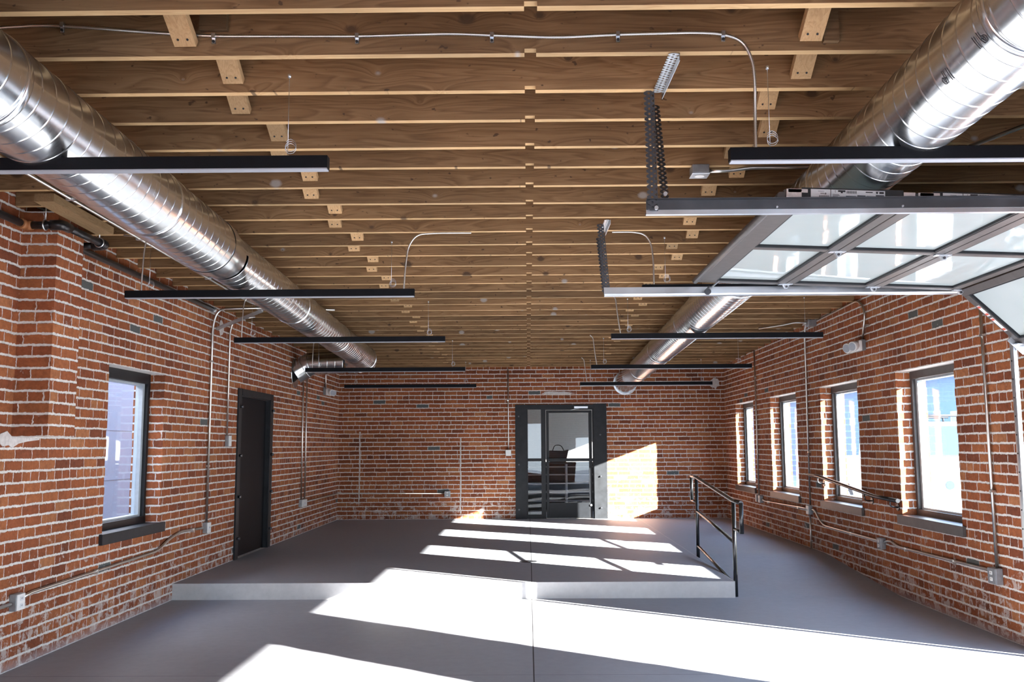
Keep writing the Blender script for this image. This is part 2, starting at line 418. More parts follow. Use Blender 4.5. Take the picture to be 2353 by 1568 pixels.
fl = MB(); fl.box((XL, YF, ZLO - .2), (XR, YS + .02, ZLO)); tag(fl.build('floor', 'floor'), 'lower concrete floor', kind='structure')
RX = 2.05
f2 = MB()
f2.box((XL, YS + .012, ZLO), (RX - .012, YB, -.0015)); f2.box((XL, YS + .012, -.0015), (RX - .012, YB, 0.))
o = f2.build('floor.001', 'floor'); tag(o, 'raised concrete floor', kind='structure')
ri = MB(); ri.box((XL, YS, ZLO), (RX, YS + .012, -.0005)); ri.box((RX - .012, YS + .012, ZLO), (RX, YB, -.0005))
tag(ri.build('trim_7', 'riser'), 'pale concrete step face', kind='structure')
rp = MB(); rp.prism([(YS + .02, ZLO - .2), (YB, ZLO - .2), (YB, 0), (11.75, 0), (YS + .02, ZLO)], 0, RX, XR)
tag(rp.build('floor.002', 'floor'), 'concrete ramp beside the step', kind='structure')
cl = MB(); 
def zd(y): return zj(y) + .285
cl.add([(XL, YF, zd(YF)), (XR, YF, zd(YF)), (XR, YB, zd(YB)), (XL, YB, zd(YB)), (XL, YF, zd(YF) + .1), (XR, YF, zd(YF) + .1), (XR, YB, zd(YB) + .1), (XL, YB, zd(YB) + .1)],
       [(0, 3, 2, 1), (4, 5, 6, 7), (0, 1, 5, 4), (1, 2, 6, 5), (2, 3, 7, 6), (3, 0, 4, 7)])
tag(cl.build('ceiling', 'deck'), kind='structure')

# windows ---------------------------------------------------------------
def window(i, side, y0, y1, z0, z1, label, sillz):
    s = 1 if side > 0 else -1
    xi = XR if side > 0 else XL
    xf = xi + s * .14; xo = xi + s * .265
    root = bpy.data.objects.new('window_%d' % i, None); C.objects.link(root); root.location = (xi + s * .15, (y0 + y1) / 2, z0)
    tag(root, label, kind='structure')
    W = .05
    y0, y1 = y0 - .0, y1 + .0
    f = MB()
    f.box((xf, y0, z0), (xo, y0 + W, z1)); f.box((xf, y1 - W, z0), (xo, y1, z1))
    f.box((xf, y0 + W, z1 - .10), (xo, y1 - W, z1)); f.box((xf, y0 + W, z0), (xo, y1 - W, z0 + .07))
    f.build('frame', 'bronze' if side > 0 else 'black', root, .003)
    q = MB(); a, b, c, d = y0 + W, y1 - W, z0 + .07, z1 - .10; xs0, xs1 = xf + s * .035, xo - s * .02; w = .045
    q.box((xs0, a, c), (xs1, a + w, d)); q.box((xs0, b - w, c), (xs1, b, d)); q.box((xs0, a + w, d - .02), (xs1, b - w, d)); q.box((xs0, a + w, c), (xs1, b - w, c + .02))
    q.build('sash', 'sash', root, .002)
    p = MB(); xg = (xs0 + xs1) / 2; p.box((xg - .003, a + w, c + .02), (xg + .003, b - w, d - .02)); p.build('pane', 'glass', root)
    sl = MB(); sl.box((xi - s * .035, y0 - .055, sillz - .09), (xi - s * .002, y1 + .055, sillz)); sl.box((xi - s * .004, y0 + .012, sillz - .03), (xf + s * .02, y1 - .012, sillz))
    sl.build('sill', 'plate' if side < 0 else 'bronze', root, .003)
    return root
names = ['nearest right-wall window, looking out on a white truck', 'right-wall window behind the wall handrail', 'right-wall window next to the farthest one', 'farthest right-wall window, by the back corner']
for i, (y0, y1) in enumerate(WY): window(i + 1, 1, y0, y1, .640, 2.09, names[i], .652)
window(5, -1, LW[0], LW[1], LW[2], LW[3], 'left-wall window with a black frame', .638)

# left black steel door ---------------------------------------------------
def bolts(pts, axis, r, l, parent, mat='darksteel'):
    for p in pts:
        b = MB(); e = list(p); e[axis] += l; b.cyl(p, e, r, 8); b.build('bolt', mat, parent)
d2 = bpy.data.objects.new('door_2', None); C.objects.link(d2); d2.location = (XL, 12.07, 0); tag(d2, 'black steel door panel in the left wall', kind='structure')
y0, y1, zt = 11.30, 12.84, 2.075
m = MB(); m.box((XL, y0, ZLO * 0), (XL + .022, y0 + .12, zt)); m.build('left_plate', 'plate', d2, .003)
m = MB(); m.box((XL, y1 - .13, 0), (XL + .022, y1, zt)); m.build('right_plate', 'plate', d2, .003)
m = MB(); m.box((XL, y0 + .14, zt - .08), (XL + .022, y1 - .13, zt)); m.build('header_plate', 'plate', d2, .003)
m = MB(); m.box((XL - .22, 11.42, 0), (XL, 11.44, 2.0)); m.box((XL - .22, 12.70, 0), (XL, 12.72, 2.0)); m.box((XL - .22, 11.44, 1.98), (XL, 12.70, 2.0)); m.build('jamb', 'plate', d2)
m = MB(); m.box((XL - .085, 11.44, .008), (XL - .045, 12.70, 1.98)); m.build('panel', 'lightbody', d2, .003)
bolts([(XL + .022, y0 + .07, z) for z in (.25, .75, 1.25, 1.85)] + [(XL + .022, y1 - .065, z) for z in (.25, .75, 1.25, 1.85)], 0, .018, .035, d2)

# back entry door ---------------------------------------------------------
d1 = bpy.data.objects.new('door_1', None); C.objects.link(d1); d1.location = (.6, YB, 0); tag(d1, 'black framed glass entry door with narrow sidelight', kind='structure')
yf = YB - .022
m = MB(); m.box((-.235, yf, 0), (-.025, YB, 2.12)); m.build('left_plate', 'plate', d1, .003)
m = MB(); m.box((1.235, yf, 0), (1.48, YB, 2.13)); m.build('right_plate', 'plate', d1, .003)
m = MB(); m.box((-.025, yf, 2.045), (1.235, YB, 2.12)); m.build('header_plate', 'plate', d1, .003)
yp, yq = YB + .02, YB + .09
m = MB(); m.box((-.04, yp, 0), (0., yq, 2.05)); m.box((.25, yp, 0), (.335, yq, 2.05)); m.box((1.215, yp, 0), (1.26, yq, 2.05)); m.box((0, yp, 2.03), (.25, yq, 2.05)); m.box((.335, yp, 2.02), (1.215, yq, 2.05)); m.box((0, yp, 0), (.25, yq, .075)); m.box((0, yp + .01, 1.06), (.25, yq, 1.115))
m.build('frame', 'black', d1, .003)
lf = MB(); a, b = .345, 1.205
lf.box((a, yp + .01, .012), (a + .05, yq - .01, 2.012)); lf.box((b - .06, yp + .01, .012), (b, yq - .01, 2.012)); lf.box((a + .05, yp + .01, 1.965), (b - .06, yq - .01, 2.012)); lf.box((a + .05, yp + .01, .012), (b - .06, yq - .01, .29))
lf = lf.build('door_leaf', 'black', d1, .003)
m = MB(); m.box((a + .05, YB + .05, .29), (b - .06, YB + .056, 1.965)); m.build('pane', 'doorglass', lf)
m = MB(); m.box((0, YB + .05, .075), (.25, YB + .056, 2.03)); m.build('pane', 'doorglass', d1)
m = MB(); m.box((a - .005, yp - .075, 1.055), (b + .005, yp - .02, 1.115)); m.box((a + .0, yp - .03, 1.06), (a + .06, yp + .01, 1.11)); m.box((b - .06, yp - .03, 1.06), (b, yp + .01, 1.11)); m.build('push_bar', 'plate', lf, .006)
m = MB(); m.box((.87, yf - .05, 2.045), (1.13, yf, 2.085)); m.bar((1.0, yf - .055, 2.05), (.80, yf - .03, 2.012), .02, .008); m.build('door_closer', 'galv', d1, .004)
m = MB(); m.cyl((1.175, yp + .01, .245), (1.175, yp - .01, .245), .02); m.build('floor_lock', 'galv', lf)
bolts([(-.17, yf, z) for z in (.17, 1.0, 1.9)] + [(1.36, yf, z) for z in (.20, .78, 1.55)], 1, .016, -.03, d1)

# room beyond the back door
bx = MB(); 
bx.box((-2.5, YB + 3.5, -.1), (3.7, YB + 3.6, 2.9)); bx.box((-2.6, YB + .3, -.1), (-2.5, YB + 3.6, 2.9)); bx.box((3.7, YB + .3, -.1), (3.8, YB + 3.6, .9)); bx.box((3.7, YB + .3, 2.3), (3.8, YB + 3.6, 2.9)); bx.box((3.7, YB + .3, .9), (3.8, YB + .8, 2.3)); bx.box((3.7, YB + 2.6, .9), (3.8, YB + 3.6, 2.3)); bx.box((-2.6, YB + .3, 2.8), (3.8, YB + 3.6, 2.9))  # unseen gap in the right wall, added to let sky light brighten the room
tag(bx.build('wall_beyond', 'drywall'), 'pale walls of the room beyond the back door', kind='structure')
bf = MB(); bf.box((-2.5, YB + .3, -.1), (3.7, YB + 3.5, 0)); tag(bf.build('floor.003', 'floor'), 'floor of the room beyond the back door', kind='structure')
ct = thing('counter', 'dark counter with open pale shelves seen through the back door glass', 'counter', (.85, YB + 2.2, 0))
m = MB(); m.box((-.1, YB + 1.9, .97), (2.0, YB + 2.5, 1.01)); m.build('counter_top', 'black', ct)
m = MB(); m.box((-.1, YB + 2.42, 0), (2.0, YB + 2.46, .97)); m.build('back_panel', 'black', ct)
for x in (-.1, .78, 1.96):
    m = MB(); m.box((x, YB + 1.92, 0), (x + .04, YB + 2.42, .97)); m.build('side_panel', 'drywall', ct)
for z in (.2, .38, .56, .74, .9):
    m = MB(); m.box((-.06, YB + 1.93, z), (1.96, YB + 2.42, z + .018)); m.build('shelf', 'drywall', ct)
bg = thing('tote_bag', 'black bag on the counter behind the back door glass', 'bag', (.62, YB + 2.15, 1.01))
m = MB(); m.prism([(.45, 1.01), (.80, 1.01), (.86, 1.27), (.74, 1.24), (.45, 1.25), (.42, 1.22)], 1, YB + 2.05, YB + 2.3); m.build('body', 'black', bg, .02)
m = MB(); m.tube(rounded([(.52, YB + 2.17, 1.24), (.56, YB + 2.17, 1.36), (.70, YB + 2.17, 1.36), (.76, YB + 2.17, 1.24)], .06), .01, 8); m.build('handle', 'black', bg)

# ------------------------------------------------------------------ joists
JY = [3.517, 3.936, 4.337, 4.721, 5.139, 5.502, 5.883, 6.287, 6.673, 7.074, 7.504, 7.879, 8.32, 8.739, 9.15, 9.57]
while JY[-1] < 16.95: JY.append(JY[-1] + .401)
JY = [3.12] + JY
ORD = ['first', 'second', 'third', 'fourth', 'fifth', 'sixth', 'seventh', 'eighth', 'ninth', 'tenth', 'eleventh', 'twelfth', 'thirteenth', 'fourteenth', 'fifteenth', 'sixteenth', 'seventeenth', 'eighteenth', 'nineteenth', 'twentieth']
def ordn(i):
    if i < 20: return ORD[i]
    t = {20: 'twenty', 30: 'thirty', 40: 'forty'}[(i + 1) // 10 * 10] if (i + 1) % 10 else None
    return {30: 'thirtieth', 40: 'fortieth'}[i + 1] if t is None else t + '-' + ORD[(i + 1) % 10 - 1]
def make_joist(notch):
    mb = MB(); T = .042; H = .28
    # profile in X (length) and Z, with a small notch near the middle of the span; the underside is a paler strip
    xs = [XL + .003, notch - .026, notch - .026, notch + .026, notch + .026, XR - .003]; zs = [0, 0, .020, .020, 0, 0]
    for y, flip in ((-T, 0), (0, 1)):
        v = [(x, y, z) for x, z in zip(xs, zs)] + [(XR - .003, y, H), (XL + .003, y, H)]
        mb.add(v, [tuple(range(8)) if not flip else tuple(reversed(range(8)))], 0)
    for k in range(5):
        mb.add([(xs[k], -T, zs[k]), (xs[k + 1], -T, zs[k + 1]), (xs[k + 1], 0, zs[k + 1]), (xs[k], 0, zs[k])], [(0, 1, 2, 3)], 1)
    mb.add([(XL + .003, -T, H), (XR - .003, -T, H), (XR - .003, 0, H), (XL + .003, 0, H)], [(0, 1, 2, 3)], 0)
    mb.add([(XL + .003, -T, 0), (XL + .003, 0, 0), (XL + .003, 0, H), (XL + .003, -T, H)], [(0, 1, 2, 3)], 0)
    mb.add([(XR - .003, -T, 0), (XR - .003, 0, 0), (XR - .003, 0, H), (XR - .003, -T, H)], [(0, 1, 2, 3)], 0)
    me = bpy.data.meshes.new('joist'); me.from_pydata([tuple(v) for v in mb.v], [], mb.f)
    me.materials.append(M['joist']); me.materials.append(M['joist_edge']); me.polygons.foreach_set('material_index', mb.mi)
    bm = bmesh.new(); bm.from_mesh(me); bmesh.ops.remove_doubles(bm, verts=bm.verts, dist=1e-5); bmesh.ops.recalc_face_normals(bm, faces=bm.faces); bm.to_mesh(me); bm.free()
    o = bpy.data.objects.new('ceiling_joist', me); C.objects.link(o); return o
j0 = make_joist(.022)
for i, y in enumerate(JY):
    o = j0 if i == 0 else j0.copy()
    if i: C.objects.link(o)
    o.location = (0, y, zj(y) + R_.uniform(-.002, .002)); o.rotation_euler = (0, R_.uniform(-.0015, .0015), 0)
    where = 'at the top edge of the photo' if i == 0 else ('against the back wall' if i == len(JY) - 1 else 'counting from the camera')
    tag(o, 'exposed wooden ceiling joist, %s %s' % (ordn(i), where), 'joist', 'exposed ceiling joists')

# bridging braces: each runs from the top of one joist down to the foot of the next
def make_brace():
    mb = MB(); mb.bar((0, -.345, .262), (0, -.008, .062), .098, .042, (1, 0, 0.001)); 
    # bar(): width axis is sideways; rebuild with flat side down
    mb = MB(); p0 = Vector((0, -.345, .262)); p1 = Vector((0, -.008, .050)); d = (p1 - p0).normalized(); n = Vector((1, 0, 0)).cross(d).normalized()
    vs = []
    for p in (p0, p1):
        for a, b in ((-1, -1), (1, -1), (1, 1), (-1, 1)): vs.append(p + Vector((1, 0, 0)) * a * .048 + n * b * .02)
    mb.add(vs, [(3, 2, 1, 0), (4, 5, 6, 7), (0, 1, 5, 4), (1, 2, 6, 5), (2, 3, 7, 6), (3, 0, 4, 7)])
    for x in (-.022, .02):
        q = p1 + Vector((x, 0, 0)) - d * .035
        for sgn in (1, -1): mb.cyl(q + n * .0195 * sgn, q + n * .0225 * sgn, .0055, 6, 1)
    me = bpy.data.meshes.new('brace'); me.from_pydata([tuple(v) for v in mb.v], [], mb.f); me.materials.append(M['brace']); me.materials.append(M['rubber'])
    me.polygons.foreach_set('material_index', mb.mi)
    bm = bmesh.new(); bm.from_mesh(me); bmesh.ops.recalc_face_normals(bm, faces=bm.faces); bm.to_mesh(me); bm.free()
    o = bpy.data.objects.new('bridging_brace', me); C.objects.link(o); return o
br0 = make_brace(); first = True
for side, xs in (('left', (-1.395, -1.485)), ('right', (1.36, 1.255))):
    for i in range(len(JY) - 1):
        y = JY[i + 1] - .042; gap = y - JY[i]
        o = br0 if first else br0.copy()
        if not first: C.objects.link(o)
        first = False
        x = xs[i % 2]
        if side == 'left' and i == 1: x = -1.50
        if i == 1 and side == 'right': x = 1.25
        if i == 2: x = -1.41 if side == 'left' else 1.33
        o.location = (x + R_.uniform(-.008, .008), y, zj(y)); o.scale = (1, gap / .353, 1); o.rotation_euler = (0, 0, R_.uniform(-.02, .02))
        tag(o, 'pale wooden bridging brace in the %s row, between the %s and %s joists' % (side, ordn(i), ordn(i + 1)), 'brace', 'bridging braces in the %s row' % side)
for x0, x1, lab in ((-1.435, -1.315, 'grey weathered wood block on the second joist beside the left brace'), (1.305, 1.372, 'grey weathered wood block on the second joist beside the right brace')):
    m = MB(); yb_ = JY[2] - .042; m.box((x0, yb_ - .03, zj(yb_) + (.108 if x0 < 0 else .03)), (x1, yb_ - .0005, zj(yb_) + .27)); tag(m.build('wood_block', 'deck'), lab, 'block')
m = MB(); m.bar((-3.19, 5.93, zj(5.93) - .031), (-3.19, 6.82, zj(6.82) - .031), .13, .055)
tag(m.build('nailer_board', 'brace'), 'short pale board under the joists beside the left duct', 'board')

# ------------------------------------------------------------------ spiral ducts
def spiral(p0, dirv, length, r, pitch=.118, n=72):
    d = Vector(dirv).normalized(); x = d.cross(Vector((0, 0, 1))).normalized(); y = x.cross(d)
    prof = [(0., 0.), (.003, .0019), (.0065, .0019), (.0095, 0.), (.0125, 0.), (.0635, 0.), (.1150, 0.)]
    k = len(prof); turns = int(length / pitch); vs = []; fs = []
    for t in range(turns):
        for s, dr in prof:
            for a in range(n + 1):
                th = 2 * PI * a / n; q = min(max((t + a / n) * pitch + s, 0), length)
                vs.append(Vector(p0) + d * q + (x * math.cos(th) + y * math.sin(th)) * (r + dr))
    R = turns * k
    for i in range(R - 1):
        for a in range(n): fs.append((i * (n + 1) + a, i * (n + 1) + a + 1, (i + 1) * (n + 1) + a + 1, (i + 1) * (n + 1) + a))
    mb = MB(); mb.add(vs, fs, 0, True); return mb
def ring(c, d, r, w=.02, t=.004):
    d = Vector(d).normalized(); c = Vector(c)
    mb = MB(); mb.tube([c - d * w * 1.05, c - d * w, c - d * w * .5, c + d * w * .5, c + d * w, c + d * w * 1.05], r, 64, False, 0, [r - .004, r + t * .3, r + t, r + t, r + t * .3, r - .004]); return mb
def lc(y): return Vector((-2.04 - .0288 * y, y, 2.83 - .0118 * y))
def rc(y): return Vector((1.667 + .0151 * y, y, 2.857 - .0142 * y))
LD = lc(1) - lc(0); RD = rc(1) - rc(0)
ld = thing('spiral_duct', 'galvanised spiral duct along the left side, turning into the left wall', 'duct', lc(8))
spiral(lc(.0), LD, 6.36, .203).build('wide_section', 'duct', ld, recalc=False)
m = MB(); m.tube([lc(6.26), lc(6.36), lc(6.42), lc(6.56), lc(6.62)], .2, 64, False, 0, [.206, .206, .2045, .183, .181]); m.build('reducer', 'duct', ld)
spiral(lc(6.56), LD, 13.78 - 6.56, .179).build('narrow_section', 'duct', ld, recalc=False)
for y, r in ((3.45, .203), (5.2, .203), (8.9, .179), (11.3, .179), (13.7, .179)): ring(lc(y), LD, r + .002).build('coupling', 'duct', ld)
def gored(pts, r, name, parent, seg):
    P = [Vector(p) for p in pts]; m = MB(); m.tube(P, r, 48, False); m.build(name, 'duct', parent)
e0 = lc(13.72); cx = e0 + Vector((-.30, 0, 0)); el = [e0]
for k in range(1, 6):
    a = PI / 2 * k / 5; el.append(Vector((e0.x - .30 + .30 * math.cos(a), e0.y + .30 * math.sin(a) + .05, e0.z - .004 * k)))
gored(el, .181, 'elbow', ld, 5)
for q, q2 in zip(el[1:-1], el[2:]): ring(q, (q2 - q), .183, .008, .003).build('elbow_seam', 'duct', ld)
e1 = el[-1]; spiral(e1, (-1, 0, -.05), .52, .176).build('branch_section', 'duct', ld, recalc=False)
w0 = e1 + Vector((-.50, 0, -.025))
wl = [w0, w0 + Vector((-.10, 0, -.01)), w0 + Vector((-.18, 0, -.06)), Vector((XL + .005, w0.y - .03, w0.z - .15))]
gored(wl, .177, 'wall_elbow', ld, 3)
ring(wl[1], (-1, 0, -.2), .179, .008, .003).build('elbow_seam', 'duct', ld); ring(wl[2], (-1, 0, -.6), .179, .008, .003).build('elbow_seam', 'duct', ld)
m = MB(); m.tube([(XL + .002, wl[3].y, wl[3].z), (XL + .016, wl[3].y, wl[3].z)], .225, 40); m.build('wall_flange', 'duct', ld)
rd = thing('spiral_duct', 'galvanised spiral duct along the right side, running to the back wall', 'duct', rc(8))
spiral(rc(.0), RD, 16.9, .19).build('duct_body', 'duct', rd, recalc=False)
for y in (2.95, 5.0, 7.6, 10.2, 12.8, 15.4): ring(rc(y), RD, .192).build('coupling', 'duct', rd)
r0 = rc(16.86); wr = [r0, r0 + Vector((-.01, .12, -.005)), r0 + Vector((-.03, .26, -.03)), Vector((r0.x - .08, YB - .004, r0.z - .10))]
gored(wr, .192, 'wall_elbow', rd, 3)
m = MB(); m.tube([(wr[3].x, YB - .016, wr[3].z), (wr[3].x, YB - .002, wr[3].z)], .225, 40); m.build('wall_flange', 'duct', rd)
# marker writing on the right duct, near the camera
def duct_stroke(mb, pts, c0, r):
    d = RD.normalized(); x = d.cross(Vector((0, 0, 1))).normalized(); y = x.cross(d); P = []
    for s, t in resample([(a, b, 0) for a, b in pts], .004) and [(p.x, p.y) for p in resample([(a, b, 0) for a, b in pts], .004)]:
        th = c0[1] + t / r; P.append(rc(0) + d * (c0[0] + s) + (x * math.cos(th) + y * math.sin(th)) * (r + .0015))
    mb.tube(P, .0018, 5)
WR = .192
six = [(.06 * math.cos(a) * .25 + .018, .02 * math.sin(a)) for a in [k * PI / 8 for k in range(17)]]
def mark(c0, flip):
    mb = MB(); f = -1 if flip else 1
    duct_stroke(mb, [(-.028 * f, -.028), (-.022 * f, .022)], c0, WR)
    duct_stroke(mb, [(.004 * f, -.03), (.008 * f, .0), (.018 * f, .02), (.03 * f, .016), (.032 * f, .0), (.022 * f, -.010), (.012 * f, .002)], c0, WR)
    return mb
mk1 = mark((3.02, PI + .55), True); mk1.build('handwritten_number', 'ink', rd)
mk2 = mark((3.30, PI + .62), False); mk2.build('handwritten_number', 'ink', rd)

# ------------------------------------------------------------------ linear pendant lights
LX0, LX1 = -3.105, -.868
def zl(y): return 1.35 + 1.282 - .0189 * y      # underside
def make_light():
    t = thing('linear_pendant', '', 'pendant light', (0, 0, 0))
    w = LX1 - LX0
    m = MB(); m.box((0, -.025, .004), (w, .025, .060)); m.build('housing', 'lightbody', t, .0012)
    m = MB(); m.box((.003, -.0235, -.001), (w - .003, .0235, .0045)); m.build('diffuser', 'lens', t)
    for x in (.18, w - .18):
        h = MB(); h.cyl((x, 0, .058), (x, 0, .438), .0012, 6); h.cyl((x, 0, .424), (x, 0, .437), .007, 8); h = h.build('hanger_wire', 'galv', t)
        c = MB(); pts = []
        for k in range(30):
            a = 2 * PI * k / 12; pts.append((x + .024 * math.cos(a) + .012, .002 * (k % 3), .094 + .026 * math.sin(a) + .0008 * k))
        c.tube(pts, .0014, 5); c.build('wire_coil', 'galv', h)
    return t
lt = make_light()
LYs = [3.93, 7.03, 9.70, 12.85, 15.62]
RYs = [3.93, 7.03, 9.72, 12.85, 15.62]
rowtxt = ['nearest the camera', 'in the second row', 'in the third row', 'in the fourth row', 'in the last row']
first = True
for side, ys, x in (('left', LYs, LX0), ('right', RYs, .89)):
    for i, y in enumerate(ys):
        o = lt if first else copy_tree(lt); first = False
        o.location = (x, y, zl(y) - (.0 if side == 'left' else -.02))
        tag(o, 'long black linear pendant light on the %s side, %s' % (side, rowtxt[i]), 'pendant light', 'black linear pendants')

# flexible armoured cables -------------------------------------------------
def armoured(pts, r=.0075, step=.0055, corner=.08):
    P = resample(rounded(pts, corner, 8), step); mb = MB()
    mb.tube(P, r, 8, True, 0, [r * (1.0 if k % 2 else .86) for k in range(len(P))]); return mb
yj = 3.886
tp = thing('armoured_cable', 'armoured cable clipped along the second joist and dropping to the near right pendant', 'cable', (0, yj, 3.15))
armoured([(-2.9, yj, 3.185), (-2.324, yj, 3.205), (-2.131, yj, 3.216), (-1.85, yj, 3.195), (-1.608, yj, 3.172), (-1.376, yj, 3.156), (-.742, yj, 3.150), (-.329, yj, 3.159), (-.147, yj, 3.149), (.14, yj, 3.136), (.408, yj, 3.148), (.752, yj, 3.154), (.866, yj, 3.147), (.955, yj, 3.115), (.995, yj, 3.03), (1.006, yj + .012, 2.93), (1.008, yj + .04, 2.80), (1.006, 3.93, zl(3.93) + .08)], .0078).build('sheath', 'emt', tp)
for x, z in ((-2.05, 3.214), (-1.376, 3.156), (-.742, 3.150), (-.147, 3.149), (.408, 3.148), (.87, 3.146)):
    m = MB(); m.box((x - .008, yj - .011, z - .011), (x + .008, yj + .006, z + .011)); m.box((x - .008, yj + .0, z - .033), (x + .008, yj + .0065, z - .01)); m.build('clip', 'galv', tp)
    m = MB(); m.cyl((x, yj + .001, z - .024), (x, yj - .006, z - .024), .006, 8); m.build('clip_screw', 'rubber', kids(tp)[-1])
def drop(name, label, pts, r=.007):
    return tag(armoured(pts, r).build(name, 'emt'), label, 'cable', 'cables feeding the pendants')
def zt(y): return zl(y) + .06
y = 7.03
drop('armoured_cable', 'curved armoured cable feeding the second left pendant at its right end', [(-.43, y, zj(y) - .012), (-.703, y, 3.0), (-.853, y, 2.99), (-.919, y, 2.90), (-.941, y, 2.73), (-.95, y, zt(y))])
drop('armoured_cable', 'curved armoured cable feeding the second right pendant behind the door track', [(.664, y, zj(y) - .014), (.821, y, 2.998), (.92, y, 2.98), (.968, y, 2.90), (.981, y, 2.75), (.98, y, zt(y) + .02)])
def cab(u, y, side, lab, lean=.07):
    drop('armoured_cable', lab, [(u - lean * side, y, zj(y) - .012), (u - lean * .4 * side, y, zj(y) - .05), (u, y, zt(y) + .15), (u + .02 * side, y, zt(y) + (.02 if side > 0 else 0))])
y = 9.72; cab(.97, y, 1, 'thin cable feeding the third right pendant at its left end')
y = 12.85; cab(.95, y, 1, 'thin cable feeding the fourth right pendant at its left end')
y = 15.62; cab(.99, y, 1, 'thin cable feeding the last right pendant at its left end')
def lcab(x0, x1, y, lab):
    drop('armoured_cable', lab, [(x0, y, zj(y) - .012), (x1 + .02, y, zj(y) - .03), (x1, y, zj(y) - .12), (x1 - .012, y, zt(y) + .06), (x1 - .01, y, zt(y))], .0065)
lcab(-3.14, -2.975, 7.03, 'bowed cable feeding the second left pendant near the left wall')
lcab(-2.88, -3.02, 9.70, 'bowed cable feeding the third left pendant by the diagonal strut')
lcab(-2.93, -3.0, 12.85, 'cable feeding the fourth left pendant in front of the duct elbow')

# ------------------------------------------------------------------ overhead door
GY0, GY1 = 4.40, 6.74
TX0 = .575
gd = thing('overhead_door', 'rolled up sectional overhead door with frosted panes under the ceiling', 'garage door', (2.3, 5.5, 2.5))
sx = [1.255, 1.895, 2.535, 3.165]
def zdoor(x): return 2.545 - .04 * (x - 1.255)       # underside
def section(pa, pb, idx):
    # one door section between two points (x, z) of its underside
    ax, az = pa; bx_, bz = pb; d = Vector((bx_ - ax, 0, bz - az)); ln = d.length; d.normalize(); n = Vector((-d.z, 0, d.x))
    if n.z < 0: n = -n
    P = lambda s, y, h: Vector((ax, y, az)) + d * s + n * h
    def slab(mb, s0, s1, y0, y1, h0, h1, mi=0):
        v = [P(s0, y0, h0), P(s1, y0, h0), P(s1, y1, h0), P(s0, y1, h0), P(s0, y0, h1), P(s1, y0, h1), P(s1, y1, h1), P(s0, y1, h1)]
        mb.add(v, [(0, 3, 2, 1), (4, 5, 6, 7), (0, 1, 5, 4), (1, 2, 6, 5), (2, 3, 7, 6), (3, 0, 4, 7)], mi)
    T = .044; rw_ = .062; sw = .075; g_ = .003; ym = (GY0 + GY1) / 2 - .02
    lead = .13 if idx == 0 else rw_
    fr = MB(); slab(fr, g_, lead, GY0, GY1, 0, T); slab(fr, ln - rw_, ln - g_, GY0, GY1, 0, T)
    slab(fr, lead, ln - rw_, GY0, GY0 + sw, 0, T); slab(fr, lead, ln - rw_, GY1 - sw, GY1, 0, T); slab(fr, lead, ln - rw_, ym - .03, ym + .03, 0, T)
    f = fr.build('section_frame', 'bronze', gd, .004)
    for y0, y1 in ((GY0 + sw, ym - .03), (ym + .03, GY1 - sw)):
        p = MB(); slab(p, lead, ln - rw_, y0, y1, .018, .026); p.build('pane', 'frost', f)
        b = MB()
        slab(b, lead, ln - rw_, y0, y0 + .012, .004, .018); slab(b, lead, ln - rw_, y1 - .022, y1, .002, .018); slab(b, lead, lead + .010, y0 + .012, y1 - .022, .004, .018); slab(b, ln - rw_ - .010, ln - rw_, y0 + .012, y1 - .022, .004, .018); b.build('glazing_bead', 'plate', f)
    # end cap with foam ends, dark channel and sticker, on the side facing the camera
    e = MB(); slab(e, .012, .085, GY0 - .006, GY0 - .0005, .004, T); slab(e, .02, .085 + .03, GY0 - .006, GY0 - .0005, .028, T + .001); e.build('foam_end', 'foam', f)
    e = MB(); slab(e, ln - .06, ln - .004, GY0 - .006, GY0 - .0005, .004, T); e.build('foam_end', 'foam', f)
    e = MB(); slab(e, .086, ln - .061, GY0 - .004, GY0 - .0005, .0, T + .010); e.build('end_channel', 'rubber', f)
    st = MB(); s0, s1 = .13, .49
    slab(st, s0, s1, GY0 - .0055, GY0 - .0042, .006, .047); st = st.build('sticker', 'sticker', f)
    ink = MB(); q = GY0 - .0062; q1 = GY0 - .0056
    for a, b, h0, h1 in ((.275, .285, .030, .044), (.262, .298, .036, .045), (.40, .44, .008, .02), (.445, .485, .010, .026), (.355, .395, .010, .022), (.30, .35, .008, .018), (.225, .228, .006, .047), (.447, .455, .032, .043), (.462, .484, .032, .043), (.396, .43, .036, .041), (.20, .204, .022, .030), (.165, .195, .0365, .038), (.235, .27, .017, .019), (.235, .262, .012, .014), (.235, .266, .022, .024)): slab(ink, a, b, q, q1, h0, h1)
    for k in range(12): slab(ink, .303 + k * .0042, .303 + k * .0042 + (.0026 if k % 3 else .0014), q, q1, .030, .043)
    for k in range(14): slab(ink, .17 + k * .0036, .17 + k * .0036 + .0018, q, q1, .008, .017)
    ink.build('printed_block', 'ink', st)
    if idx < 3:
        for txt, s, h, sz in (('Clopay', .204, .0285, .010), ('2', .252, .043, .013), ('428', .292, .043, .009), ('JAX', .458, .043, .009)):
            cu = bpy.data.curves.new('letters', 'FONT'); cu.body = txt; cu.size = sz; cu.extrude = .0003
            cu.materials.append(M['ink'])
            to = bpy.data.objects.new('printed_text', cu); C.objects.link(to)
            me = None; loc = P(s, GY0 - .0068, h)
            to.rotation_euler = (PI / 2, PI, 0)   # the sticker is upside down
            to.location = loc - rootloc(gd); to.parent = st
    return f, P, ln
def convert_text():
    dg = bpy.context.evaluated_depsgraph_get()
    for o in [o for o in bpy.data.objects if o.type == 'FONT']:
        me = bpy.data.meshes.new_from_object(o.evaluated_get(dg)); n = bpy.data.objects.new(o.name, me); C.objects.link(n)
        n.parent = o.parent; n.location = o.location; n.rotation_euler = o.rotation_euler
        bpy.data.objects.remove(o)
